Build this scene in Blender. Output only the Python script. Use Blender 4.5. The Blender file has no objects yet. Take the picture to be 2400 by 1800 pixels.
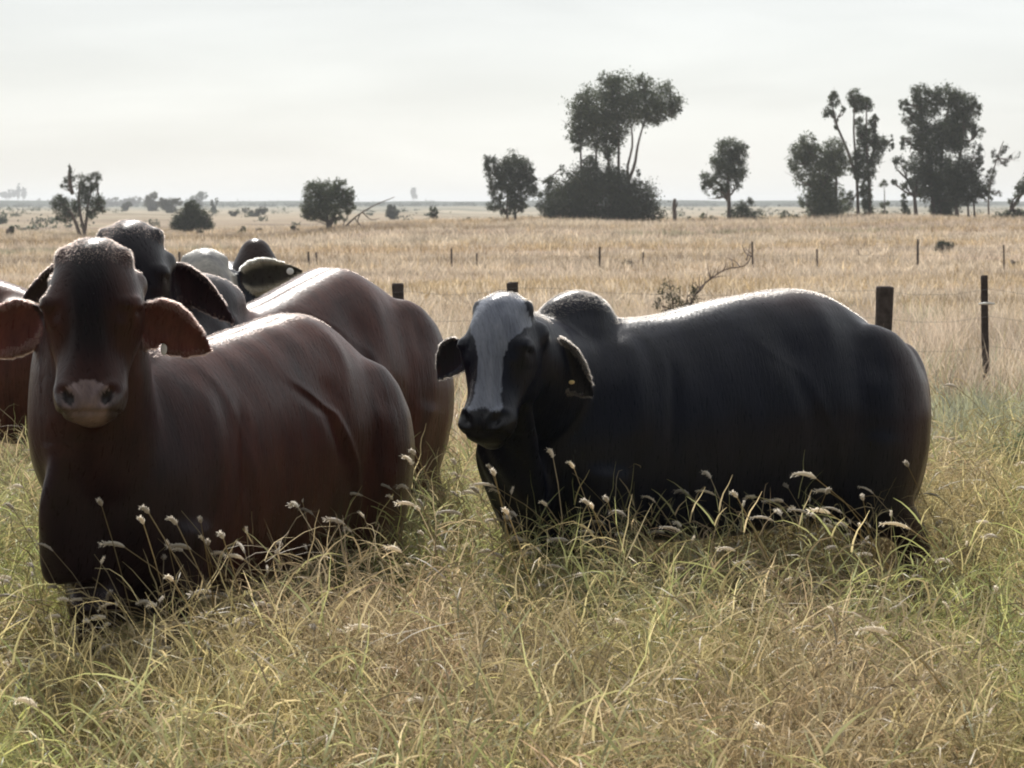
import bpy, bmesh, math, random
import numpy as np
from mathutils import Vector, Matrix

S = bpy.context.scene
C = S.collection
rng = np.random.default_rng(7)
random.seed(7)

# ------------------------------------------------------------------ camera
FPX, W0, H0 = 5120.0, 2400.0, 1800.0
CAMZ = 1.75
PITCH = math.atan(425.0 / FPX)
cam = bpy.data.cameras.new('camera')
camo = bpy.data.objects.new('camera', cam)
C.objects.link(camo)
camo.location = (0, 0, CAMZ)
camo.rotation_euler = (math.pi / 2 - PITCH, 0, 0)
cam.sensor_width = 36.0
cam.lens = 36.0 * FPX / W0
cam.clip_start = 0.1
cam.clip_end = 20000
cam.dof.use_dof = True
cam.dof.focus_distance = 7.4
cam.dof.aperture_fstop = 12.0
S.camera = camo

# ------------------------------------------------------------------ sky and sun
SUN_EL, SUN_AZ = math.radians(43), math.radians(-9)      # azimuth measured from +Y (ahead) towards +X
SUNV = Vector((math.sin(SUN_AZ) * math.cos(SUN_EL), math.cos(SUN_AZ) * math.cos(SUN_EL), math.sin(SUN_EL)))
wd = bpy.data.worlds.new('World'); S.world = wd; wd.use_nodes = True
nt = wd.node_tree; nt.nodes.clear()
N, L = nt.nodes.new, nt.links.new
out = N('ShaderNodeOutputWorld'); bg = N('ShaderNodeBackground'); bg.inputs['Strength'].default_value = 0.1
sky = N('ShaderNodeTexSky'); sky.sky_type = 'NISHITA'; sky.sun_disc = False
sky.sun_elevation = SUN_EL; sky.sun_rotation = SUN_AZ
sky.air_density = 1.0; sky.dust_density = 0.8; sky.ozone_density = 1.5
tc = N('ShaderNodeTexCoord')
dot = N('ShaderNodeVectorMath'); dot.operation = 'DOT_PRODUCT'; dot.inputs[1].default_value = SUNV
L(tc.outputs['Generated'], dot.inputs[0])
# thin cloud veil: scatters forward, so it is brighter on the sun's side
veil = N('ShaderNodeMapRange'); veil.interpolation_type = 'SMOOTHSTEP'
veil.inputs['From Min'].default_value = -0.6; veil.inputs['From Max'].default_value = 0.62
veil.inputs['To Min'].default_value = 0.06; veil.inputs['To Max'].default_value = .81
L(dot.outputs['Value'], veil.inputs['Value'])
mp = N('ShaderNodeMapping'); mp.inputs['Scale'].default_value = (2.2, 2.2, 12.0)
L(tc.outputs['Generated'], mp.inputs['Vector'])
cn = N('ShaderNodeTexNoise'); cn.inputs['Scale'].default_value = 2.2; cn.inputs['Detail'].default_value = 5.0
cn.inputs['Roughness'].default_value = 0.5; cn.inputs['Distortion'].default_value = 0.4
L(mp.outputs['Vector'], cn.inputs['Vector'])
cr = N('ShaderNodeMapRange'); cr.inputs['From Min'].default_value = 0.35; cr.inputs['From Max'].default_value = 0.7
cr.inputs['To Min'].default_value = 0.93; cr.inputs['To Max'].default_value = 1.10
L(cn.outputs['Fac'], cr.inputs['Value'])
vm = N('ShaderNodeMath'); vm.operation = 'MULTIPLY'; L(veil.outputs[0], vm.inputs[0]); L(cr.outputs[0], vm.inputs[1])
vs = N('ShaderNodeMath'); vs.operation = 'MULTIPLY'; vs.inputs[1].default_value = 10.0   # background strength is 0.1
L(vm.outputs[0], vs.inputs[0])
vc = N('ShaderNodeVectorMath'); vc.operation = 'SCALE'; vc.inputs[0].default_value = (0.895, 0.905, 0.888)
L(vs.outputs[0], vc.inputs['Scale'])
mx = N('ShaderNodeMix'); mx.data_type = 'RGBA'; mx.inputs['Factor'].default_value = 0.86
L(sky.outputs['Color'], mx.inputs['A']); L(vc.outputs['Vector'], mx.inputs['B'])
L(mx.outputs['Result'], bg.inputs['Color']); L(bg.outputs[0], out.inputs['Surface'])

sl = bpy.data.lights.new('sun', 'SUN'); sl.energy = 4.8; sl.angle = math.radians(0.8); sl.color = (1.0, 0.96, 0.90)
so = bpy.data.objects.new('sun', sl); C.objects.link(so)
so.rotation_euler = SUNV.to_track_quat('Z', 'Y').to_euler()
so.location = (-20, 60, 60)

S.view_settings.view_transform = 'Standard'; S.view_settings.look = 'None'
S.view_settings.exposure = 0.25; S.view_settings.gamma = 1.0; S.view_settings.use_curve_mapping = False
S.render.engine = 'CYCLES'
S.cycles.max_bounces = 6; S.cycles.diffuse_bounces = 3; S.cycles.glossy_bounces = 2
S.cycles.transmission_bounces = 4; S.cycles.transparent_max_bounces = 6; S.cycles.volume_bounces = 0
S.cycles.use_denoising = True
S.cycles.filter_width = 1.9

# ------------------------------------------------------------------ helpers
_cp, _sp = math.cos(PITCH), math.sin(PITCH)
def W(px, py, D):
    """the point at distance D ahead that a photo pixel looks at"""
    a = (px - 1200.0) / FPX; b = -(py - 900.0) / FPX
    dy = _cp + b * _sp; dz = b * _cp - _sp
    t = D / dy
    return Vector((a * t, D, CAMZ + dz * t))

def tag(o, label=None, cat=None, group=None, kind=None):
    if label: o['label'] = label
    if cat: o['category'] = cat
    if group: o['group'] = group
    if kind: o['kind'] = kind
    return o

def empty(name, loc, rz=0.0):
    o = bpy.data.objects.new(name, None); C.objects.link(o)
    o.location = loc; o.rotation_euler = (0, 0, rz); o.empty_display_size = 0.2
    return o

def mesh_np(name, v, f, smooth=True):
    """mesh from an (n,3) array and an (m,k) array of faces (or a list of faces)"""
    me = bpy.data.meshes.new(name)
    if isinstance(f, np.ndarray):
        v = np.asarray(v, dtype=np.float32); m, k = f.shape
        me.vertices.add(len(v)); me.vertices.foreach_set('co', v.ravel())
        me.loops.add(m * k); me.loops.foreach_set('vertex_index', f.astype(np.int32).ravel())
        me.polygons.add(m)
        me.polygons.foreach_set('loop_start', np.arange(0, m * k, k, dtype=np.int32))
        me.update(calc_edges=True)
    else:
        me.from_pydata([tuple(p) for p in v], [], [tuple(q) for q in f]); me.update()
    me.polygons.foreach_set('use_smooth', np.full(len(me.polygons), smooth, dtype=bool))
    return me

def link(name, me, mat, parent=None, loc=(0, 0, 0)):
    o = bpy.data.objects.new(name, me); C.objects.link(o); o.location = loc
    if mat is not None and not me.materials: me.materials.append(mat)
    if parent is not None: o.parent = parent
    return o

def set_col(me, name, cols, alpha=None):
    at = me.attributes.new(name, 'FLOAT_COLOR', 'POINT')
    c = np.ones((len(me.vertices), 4), dtype=np.float32); c[:, :3] = cols
    if alpha is not None: c[:, 3] = alpha
    elif name == 'coat': c[:, 3] = 0
    at.data.foreach_set('color', c.ravel())

def catmull(ts, xs, ys):
    """smooth interpolation of table ys (n,k) over xs at ts"""
    xs = np.asarray(xs, float); ys = np.asarray(ys, float)
    m = np.gradient(ys, xs, axis=0)
    i = np.clip(np.searchsorted(xs, ts) - 1, 0, len(xs) - 2)
    h = (xs[i + 1] - xs[i])[:, None]; t = ((ts - xs[i]) / (xs[i + 1] - xs[i]))[:, None]
    a, b = ys[i], ys[i + 1]
    return ((2*t**3 - 3*t**2 + 1) * a + (t**3 - 2*t**2 + t) * h * m[i] + (-2*t**3 + 3*t**2) * b + (t**3 - t**2) * h * m[i + 1])

class Soup:
    """closed shapes collected into one mesh"""
    def __init__(s): s.v = []; s.f = []; s.n = 0
    def rings(s, R):
        """R: (k, n, 3) stacked rings -> closed tube with fan caps"""
        k, n, _ = R.shape
        base = s.n
        s.v.append(R.reshape(-1, 3)); s.v.append(np.array([R[0].mean(0), R[-1].mean(0)]))
        for i in range(k - 1):
            for j in range(n):
                a = base + i*n + j; b = base + i*n + (j + 1) % n
                s.f.append((a, b, b + n, a + n))
        c0, c1 = base + k*n, base + k*n + 1
        for j in range(n):
            s.f.append((c0, base + (j + 1) % n, base + j))
            s.f.append((c1, base + (k-1)*n + j, base + (k-1)*n + (j + 1) % n))
        s.n += k*n + 2
    def loft(s, pts, rw, rh, up=(0, 0, 1), n=20, sub=4, p=1.0):
        """tube along pts, rw = sideways radius, rh = radius towards up"""
        pts = np.array([tuple(q) for q in pts], float)
        d = np.r_[0, np.cumsum(np.linalg.norm(np.diff(pts, axis=0), axis=1))]
        ts = np.linspace(0, d[-1], (len(pts) - 1) * sub + 1)
        tab = np.c_[pts, rw, rh]
        q = catmull(ts, d, tab)
        P, a, b = q[:, :3], np.abs(q[:, 3]), np.abs(q[:, 4])
        T = np.gradient(P, axis=0); T /= np.linalg.norm(T, axis=1)[:, None]
        U = np.array(up, float)
        side = np.cross(T, U); side /= np.linalg.norm(side, axis=1)[:, None] + 1e-9
        upv = np.cross(side, T)
        th = np.linspace(0, 2*math.pi, n, endpoint=False)
        c = np.sign(np.cos(th)) * np.abs(np.cos(th))**p; sn = np.sign(np.sin(th)) * np.abs(np.sin(th))**p
        s.rings(P[:, None, :] + side[:, None, :] * (a[:, None] * c)[:, :, None] + upv[:, None, :] * (b[:, None] * sn)[:, :, None])
    def ball(s, c, r, M=None, n=16):
        th = np.linspace(0, 2*math.pi, n, endpoint=False); ph = np.linspace(-math.pi/2 + .12, math.pi/2 - .12, n//2 + 2)
        R = np.stack([np.stack([np.cos(th)*math.cos(a), np.sin(th)*math.cos(a), np.full(n, math.sin(a))], 1) for a in ph]) * np.array(r)
        if M is not None: R = R @ np.array(M).T
        s.rings(R + np.array(tuple(c)))
    def mesh(s, name):
        me = bpy.data.meshes.new(name)
        me.from_pydata(np.concatenate(s.v).tolist(), [], s.f); me.update()
        return me

def voxel(me, size, iters, fac=0.5):
    o = bpy.data.objects.new('tmp', me); C.objects.link(o)
    m = o.modifiers.new('r', 'REMESH'); m.mode = 'VOXEL'; m.voxel_size = size; m.adaptivity = 0
    if iters:
        sm = o.modifiers.new('s', 'SMOOTH'); sm.factor = fac; sm.iterations = iters
    dg = bpy.context.evaluated_depsgraph_get()
    r = bpy.data.meshes.new_from_object(o.evaluated_get(dg))
    bpy.data.objects.remove(o); bpy.data.meshes.remove(me)
    return r

def vnoise(P, scale, seed=0):
    """cheap smooth 3d noise (sum of sines) in about -1..1"""
    r = np.random.default_rng(seed); o = np.zeros(len(P))
    for k in range(7):
        d = r.normal(size=3); d /= np.linalg.norm(d)
        o += np.sin(P @ d * scale * r.uniform(.6, 1.7) + r.uniform(0, 6.28))
    return o / 3.0

# ------------------------------------------------------------------ materials
def new_mat(name):
    m = bpy.data.materials.new(name); m.use_nodes = True
    nt = m.node_tree; b = nt.nodes['Principled BSDF']
    return m, nt, b

def ramp(nt, stops):
    r = nt.nodes.new('ShaderNodeValToRGB'); e = r.color_ramp.elements
    e[0].position, e[0].color = stops[0][0], (*stops[0][1], 1)
    e[1].position, e[1].color = stops[-1][0], (*stops[-1][1], 1)
    for p, c in stops[1:-1]:
        q = e.new(p); q.color = (*c, 1)
    return r

def noise(nt, scale, detail=4, rough=.55, vec=None, dist=0.0):
    n = nt.nodes.new('ShaderNodeTexNoise'); n.inputs['Scale'].default_value = scale
    n.inputs['Detail'].default_value = detail; n.inputs['Roughness'].default_value = rough
    n.inputs['Distortion'].default_value = dist
    if vec is not None: nt.links.new(vec, n.inputs['Vector'])
    return n

def mapping(nt, vec, scale):
    m = nt.nodes.new('ShaderNodeMapping'); m.inputs['Scale'].default_value = scale
    nt.links.new(vec, m.inputs['Vector']); return m.outputs['Vector']

def mixc(nt, fac, a, b, mode='MIX'):
    m = nt.nodes.new('ShaderNodeMix'); m.data_type = 'RGBA'; m.blend_type = mode
    for key, v in (('Factor', fac), ('A', a), ('B', b)):
        if isinstance(v, (int, float)): m.inputs[key].default_value = v
        elif isinstance(v, tuple): m.inputs[key].default_value = (*v, 1)
        else: nt.links.new(v, m.inputs[key])
    return m.outputs['Result']

def mat_coat():
    m, nt, b = new_mat('cattle_coat')
    at = nt.nodes.new('ShaderNodeAttribute'); at.attribute_name = 'coat'
    tc = nt.nodes.new('ShaderNodeTexCoord')
    n1 = noise(nt, 1.0, 5, .6, mapping(nt, tc.outputs['Object'], (16, 7, 4)), .3)
    n2 = noise(nt, 1.0, 3, .6, mapping(nt, tc.outputs['Object'], (190, 45, 22)), .5)
    r1 = ramp(nt, [(.28, (.50, .50, .56)), (.50, (.95, .93, .93)), (.72, (1.32, 1.26, 1.2))]); nt.links.new(n1.outputs['Fac'], r1.inputs['Fac'])
    r2 = ramp(nt, [(.3, (.8, .8, .8)), (.7, (1.18, 1.16, 1.15))]); nt.links.new(n2.outputs['Fac'], r2.inputs['Fac'])
    c = mixc(nt, 1.0, at.outputs['Color'], r1.outputs['Color'], 'MULTIPLY')
    c = mixc(nt, 1.0, c, r2.outputs['Color'], 'MULTIPLY')
    nt.links.new(c, b.inputs['Base Color'])
    rr = nt.nodes.new('ShaderNodeMapRange'); rr.inputs['To Min'].default_value = .20; rr.inputs['To Max'].default_value = .40
    nt.links.new(n2.outputs['Fac'], rr.inputs['Value']); nt.links.new(rr.outputs[0], b.inputs['Roughness'])
    b.inputs['Specular IOR Level'].default_value = .26
    nt.links.new(at.outputs['Alpha'], b.inputs['Subsurface Weight']); b.inputs['Subsurface Radius'].default_value = (1.0, .30, .18); b.inputs['Subsurface Scale'].default_value = .022
    b.inputs['Sheen Weight'].default_value = .0; b.inputs['Sheen Roughness'].default_value = .35
    b.inputs['Sheen Tint'].default_value = (.75, .6, .55, 1)
    bp = nt.nodes.new('ShaderNodeBump'); bp.inputs['Strength'].default_value = .32; bp.inputs['Distance'].default_value = .006
    n3 = noise(nt, 1.0, 4, .6, mapping(nt, tc.outputs['Object'], (75, 16, 9)), .6)
    ad = nt.nodes.new('ShaderNodeMath'); ad.operation = 'ADD'
    nt.links.new(n3.outputs['Fac'], ad.inputs[0]); nt.links.new(n2.outputs['Fac'], ad.inputs[1])
    nt.links.new(ad.outputs[0], bp.inputs['Height']); nt.links.new(bp.outputs[0], b.inputs['Normal'])
    return m

def mat_hair(name, col):
    m, nt, b = new_mat(name)
    nt.nodes.remove(b)
    h = nt.nodes.new('ShaderNodeBsdfHairPrincipled'); h.parametrization = 'COLOR'
    h.inputs['Color'].default_value = (*col, 1); h.inputs['Roughness'].default_value = .35
    h.inputs['Radial Roughness'].default_value = .5
    nt.links.new(h.outputs[0], nt.nodes['Material Output'].inputs['Surface'])
    return m

def mat_plain(name, col, rough=.6, spec=.3, var=.25, scale=30):
    m, nt, b = new_mat(name)
    tc = nt.nodes.new('ShaderNodeTexCoord')
    n = noise(nt, scale, 4, .6, tc.outputs['Object'])
    lo = tuple(max(0, c * (1 - var)) for c in col); hi = tuple(min(1, c * (1 + var)) for c in col)
    r = ramp(nt, [(.3, lo), (.7, hi)]); nt.links.new(n.outputs['Fac'], r.inputs['Fac'])
    nt.links.new(r.outputs['Color'], b.inputs['Base Color'])
    b.inputs['Roughness'].default_value = rough; b.inputs['Specular IOR Level'].default_value = spec
    bp = nt.nodes.new('ShaderNodeBump'); bp.inputs['Strength'].default_value = .3
    nt.links.new(n.outputs['Fac'], bp.inputs['Height']); nt.links.new(bp.outputs[0], b.inputs['Normal'])
    return m

def mat_leafy(name, trans=.45, gain=1.0, patch=True, pscale=(.9, (1.0, .55, 0.0)), stops=None):
    """thin leaf or blade: colour from the 'tone' attribute, per-plant and per-patch variation"""
    m, nt, b = new_mat(name); nt.nodes.remove(b)
    at = nt.nodes.new('ShaderNodeAttribute'); at.attribute_name = 'tone'
    c = at.outputs['Color']
    oi = nt.nodes.new('ShaderNodeObjectInfo')
    r = ramp(nt, [(0, (.58, .56, .54)), (.5, (.97, .97, .97)), (1, (1.32, 1.30, 1.24))]); nt.links.new(oi.outputs['Random'], r.inputs['Fac'])
    c = mixc(nt, 1.0, c, r.outputs['Color'], 'MULTIPLY')
    if patch:
        ge = nt.nodes.new('ShaderNodeNewGeometry')
        n1 = noise(nt, pscale[0], 4, .6, mapping(nt, ge.outputs['Position'], pscale[1]))
        rp = ramp(nt, stops or [(.36, (1.02, .93, .84)), (.47, (1.0, .99, .88)), (.56, (.98, 1.02, .74)), (.66, (.80, .92, .60))])
        nt.links.new(n1.outputs['Fac'], rp.inputs['Fac'])
        c = mixc(nt, 1.0, c, rp.outputs['Color'], 'MULTIPLY')
    if gain != 1.0: c = mixc(nt, 1.0, c, (gain, gain, gain), 'MULTIPLY')
    d = nt.nodes.new('ShaderNodeBsdfDiffuse'); t = nt.nodes.new('ShaderNodeBsdfTranslucent')
    g = nt.nodes.new('ShaderNodeBsdfGlossy'); g.inputs['Roughness'].default_value = .45
    g.inputs['Color'].default_value = (.6, .6, .6, 1)
    nt.links.new(c, d.inputs['Color']); nt.links.new(c, t.inputs['Color'])
    m1 = nt.nodes.new('ShaderNodeMixShader'); m1.inputs[0].default_value = trans
    nt.links.new(d.outputs[0], m1.inputs[1]); nt.links.new(t.outputs[0], m1.inputs[2])
    m2 = nt.nodes.new('ShaderNodeMixShader'); m2.inputs[0].default_value = .05
    nt.links.new(m1.outputs[0], m2.inputs[1]); nt.links.new(g.outputs[0], m2.inputs[2])
    nt.links.new(m2.outputs[0], nt.nodes['Material Output'].inputs['Surface'])
    return m

def mat_ground():
    m, nt, b = new_mat('dry_ground')
    ge = nt.nodes.new('ShaderNodeNewGeometry'); P = ge.outputs['Position']
    sx = nt.nodes.new('ShaderNodeSeparateXYZ'); nt.links.new(P, sx.inputs[0])
    big = noise(nt, .02, 5, .6, mapping(nt, P, (.5, 1.6, 0)))
    mid = noise(nt, .35, 5, .65, mapping(nt, P, (.7, 1.3, 0)))
    fin = noise(nt, 6.0, 5, .7, P)
    r1 = ramp(nt, [(.36, (.20, .155, .120)), (.5, (.36, .285, .215)), (.64, (.23, .205, .145))]); nt.links.new(big.outputs['Fac'], r1.inputs['Fac'])
    r2 = ramp(nt, [(.35, (.72, .70, .68)), (.65, (1.18, 1.15, 1.1))]); nt.links.new(mid.outputs['Fac'], r2.inputs['Fac'])
    r3 = ramp(nt, [(.3, (.7, .7, .7)), (.7, (1.2, 1.2, 1.2))]); nt.links.new(fin.outputs['Fac'], r3.inputs['Fac'])
    c = mixc(nt, 1.0, r1.outputs['Color'], r2.outputs['Color'], 'MULTIPLY')
    c = mixc(nt, 1.0, c, r3.outputs['Color'], 'MULTIPLY')
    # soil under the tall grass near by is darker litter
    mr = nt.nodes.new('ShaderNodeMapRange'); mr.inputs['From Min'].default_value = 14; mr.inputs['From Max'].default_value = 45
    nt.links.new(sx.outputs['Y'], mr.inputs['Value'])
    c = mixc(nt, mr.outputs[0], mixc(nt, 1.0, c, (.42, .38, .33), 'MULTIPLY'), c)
    # greener, greyer country far out
    mr2 = nt.nodes.new('ShaderNodeMapRange'); mr2.inputs['From Min'].default_value = 190; mr2.inputs['From Max'].default_value = 700
    nt.links.new(sx.outputs['Y'], mr2.inputs['Value'])
    far = noise(nt, .02, 5, .65, mapping(nt, P, (.5, .45, 0)))
    r4 = ramp(nt, [(.40, (.16, .15, .105)), (.48, (.34, .29, .22)), (.56, (.36, .31, .23)), (.63, (.20, .19, .14))]); nt.links.new(far.outputs['Fac'], r4.inputs['Fac'])
    c = mixc(nt, mr2.outputs[0], c, r4.outputs['Color'])
    mr3 = nt.nodes.new('ShaderNodeMapRange'); mr3.inputs['From Min'].default_value = 800; mr3.inputs['From Max'].default_value = 1700
    nt.links.new(sx.outputs['Y'], mr3.inputs['Value']); c = mixc(nt, mr3.outputs[0], c, (.11, .12, .085))
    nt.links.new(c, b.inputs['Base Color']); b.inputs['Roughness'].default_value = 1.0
    b.inputs['Specular IOR Level'].default_value = .05
    bp = nt.nodes.new('ShaderNodeBump'); bp.inputs['Strength'].default_value = .8; bp.inputs['Distance'].default_value = .3
    nt.links.new(mid.outputs['Fac'], bp.inputs['Height']); nt.links.new(bp.outputs[0], b.inputs['Normal'])
    return m

M_COAT = mat_coat()
M_GRASS = mat_leafy('grass_blade', .5)
M_FARGRASS = mat_leafy('dry_tuft', .45, pscale=(.06, (.35, 1.0, 0.0)), stops=[(.36, (.62, .57, .54)), (.44, (.98, .93, .88)), (.52, (1.08, 1.04, 1.0)), (.60, (.96, .88, .86)), (.66, (.66, .70, .60))])
M_SEED = mat_leafy('seed_head', .55, patch=False)
M_LEAF = mat_leafy('leaf', .30, patch=False)
M_BARK = mat_plain('bark', (.16, .13, .115), .9, .1, .35, 3)
M_WOOD = mat_plain('weathered_post', (.075, .062, .058), .9, .1, .4, 14)
M_WIRE = mat_plain('galvanised_wire', (.20, .19, .18), .5, .5, .2, 50)
M_TIE = mat_plain('white_insulator', (.75, .74, .7), .5, .4, .05, 50)
M_EYE = mat_plain('eye', (.008, .006, .006), .08, .6, .1, 50)
M_TAG = mat_plain('ear_tag_plastic', (.75, .55, .25), .45, .4, .05, 50)
M_TAGW = mat_plain('pale_ear_tag_plastic', (.8, .76, .7), .4, .4, .05, 50)
M_GROUND = mat_ground()

# ------------------------------------------------------------------ ground
def sst(a, b, x):
    t = np.clip((x - a) / (b - a), 0, 1); return t*t*(3 - 2*t)

def gz(x, y):
    """height of the ground"""
    x = np.asarray(x, float); y = np.asarray(y, float)
    z = -0.90 * sst(20, 88, y)
    right = sst(-28, -4, x)
    z = z + (1.0 * right + .50 * (1 - right)) * sst(92, 155, y)
    z = z - (1.7 * right + .25 * (1 - right)) * sst(172, 260, y)
    z = z + (.010*np.clip(x, -60, 60) + .10*np.sin(x*.21 + 2) + .06*np.sin(x*.53)) * sst(95, 150, y)
    z = z + .9 * sst(500, 3000, y) + np.where(x * 0 + y > 60, .12 * np.sin(x * .05 + 1.1) * sst(60, 120, y), 0)
    z = z + .018 * np.sin(x * 1.7 + .4) * np.cos(y * 1.3) + .05 * np.sin(x*.31 + y*.12) * sst(18, 40, y)
    z = z + .35 * np.sin(x * .013 + y * .006) * sst(260, 500, y)
    return z

ys = np.r_[np.linspace(-12, 30, 90), np.linspace(30.6, 200, 170), np.geomspace(202, 9000, 90)]
us = np.linspace(-1, 1, 181)
X = np.sign(us)[None, :] * np.abs(us)[None, :]**1.6 * (18 + np.maximum(ys, 0) * .9)[:, None]
Y = np.repeat(ys[:, None], len(us), 1)
V = np.stack([X, Y, gz(X, Y)], -1).reshape(-1, 3)
ny, nx = X.shape
ii, jj = np.meshgrid(np.arange(ny - 1), np.arange(nx - 1), indexing='ij')
a = (ii * nx + jj).ravel()
link('ground', mesh_np('ground', V, np.stack([a, a + 1, a + 1 + nx, a + nx], 1)), M_GROUND)['kind'] = 'structure'

# low rise on the skyline
hx = np.linspace(-4200, 4200, 260)
hv = []
for k, (yy, zz) in enumerate(((1650, -4), (1750, 1), (2000, 1), (2300, -8))):
    top = np.where(zz > 0, 2.3 + .9 * np.sin(hx * .0011 + 1.9) + .5 * np.sin(hx * .0083) + .35 * np.sin(hx * .061) + .25*np.sin(hx*.17), zz)
    hv.append(np.stack([hx, np.full_like(hx, yy), top], 1))
hv = np.concatenate(hv); nn = len(hx)
ii, jj = np.meshgrid(np.arange(3), np.arange(nn - 1), indexing='ij'); a = (ii*nn + jj).ravel()
M_HILL = mat_plain('far_scrub', (.045, .055, .040), 1, .0, .35, .02)
link('hills', mesh_np('hills', hv, np.stack([a, a + 1, a + 1 + nn, a + nn], 1)), M_HILL)['kind'] = 'structure'

# ------------------------------------------------------------------ cattle
def ear_rings(base, tip, normal, hw, thick=.010, cup=.02, notch=False, droop=.0):
    """leaf-shaped cupped ear as stacked rings from base to tip"""
    base, tip, normal = (np.array(tuple(q), float) for q in (base, tip, normal))
    ax = tip - base; Ln = np.linalg.norm(ax); ax /= Ln
    nr = normal - ax * normal.dot(ax); nr /= np.linalg.norm(nr)
    sd = np.cross(nr, ax)                                  # across the ear
    if sd[2] < 0: sd = -sd
    tab_s = [0, .08, .2, .4, .6, .8, .92, 1.0]
    up = [.35, .66, .92, 1.0, .82, .50, .26, .04]
    lo = [.30, .58, .86, 1.0, .84, .52, .28, .04]
    R = []
    for s in np.linspace(0, 1, 26):
        u = np.interp(s, tab_s, up) * hw; l = np.interp(s, tab_s, lo) * hw
        if notch: l -= hw * .55 * math.exp(-((s - .46) / .045)**2)
        c = base + ax * (s * Ln) + np.array([0, 0, -droop * s*s])
        t = thick * (1.5 - .8 * s)
        ring = []
        K = 9
        for q in np.linspace(-1, 1, K):
            o = q * (u if q > 0 else l)
            ring.append(c + sd * o + nr * (cup * (q*q - .6) * (1 - .4*s) + t/2 * (1 - .3*q*q)))
        for q in np.linspace(1, -1, K):
            o = q * (u if q > 0 else l)
            ring.append(c + sd * o + nr * (cup * (q*q - .6) * (1 - .4*s) - t/2 * (1 - .3*q*q)))
        R.append(ring)
    return np.array(R)

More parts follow.
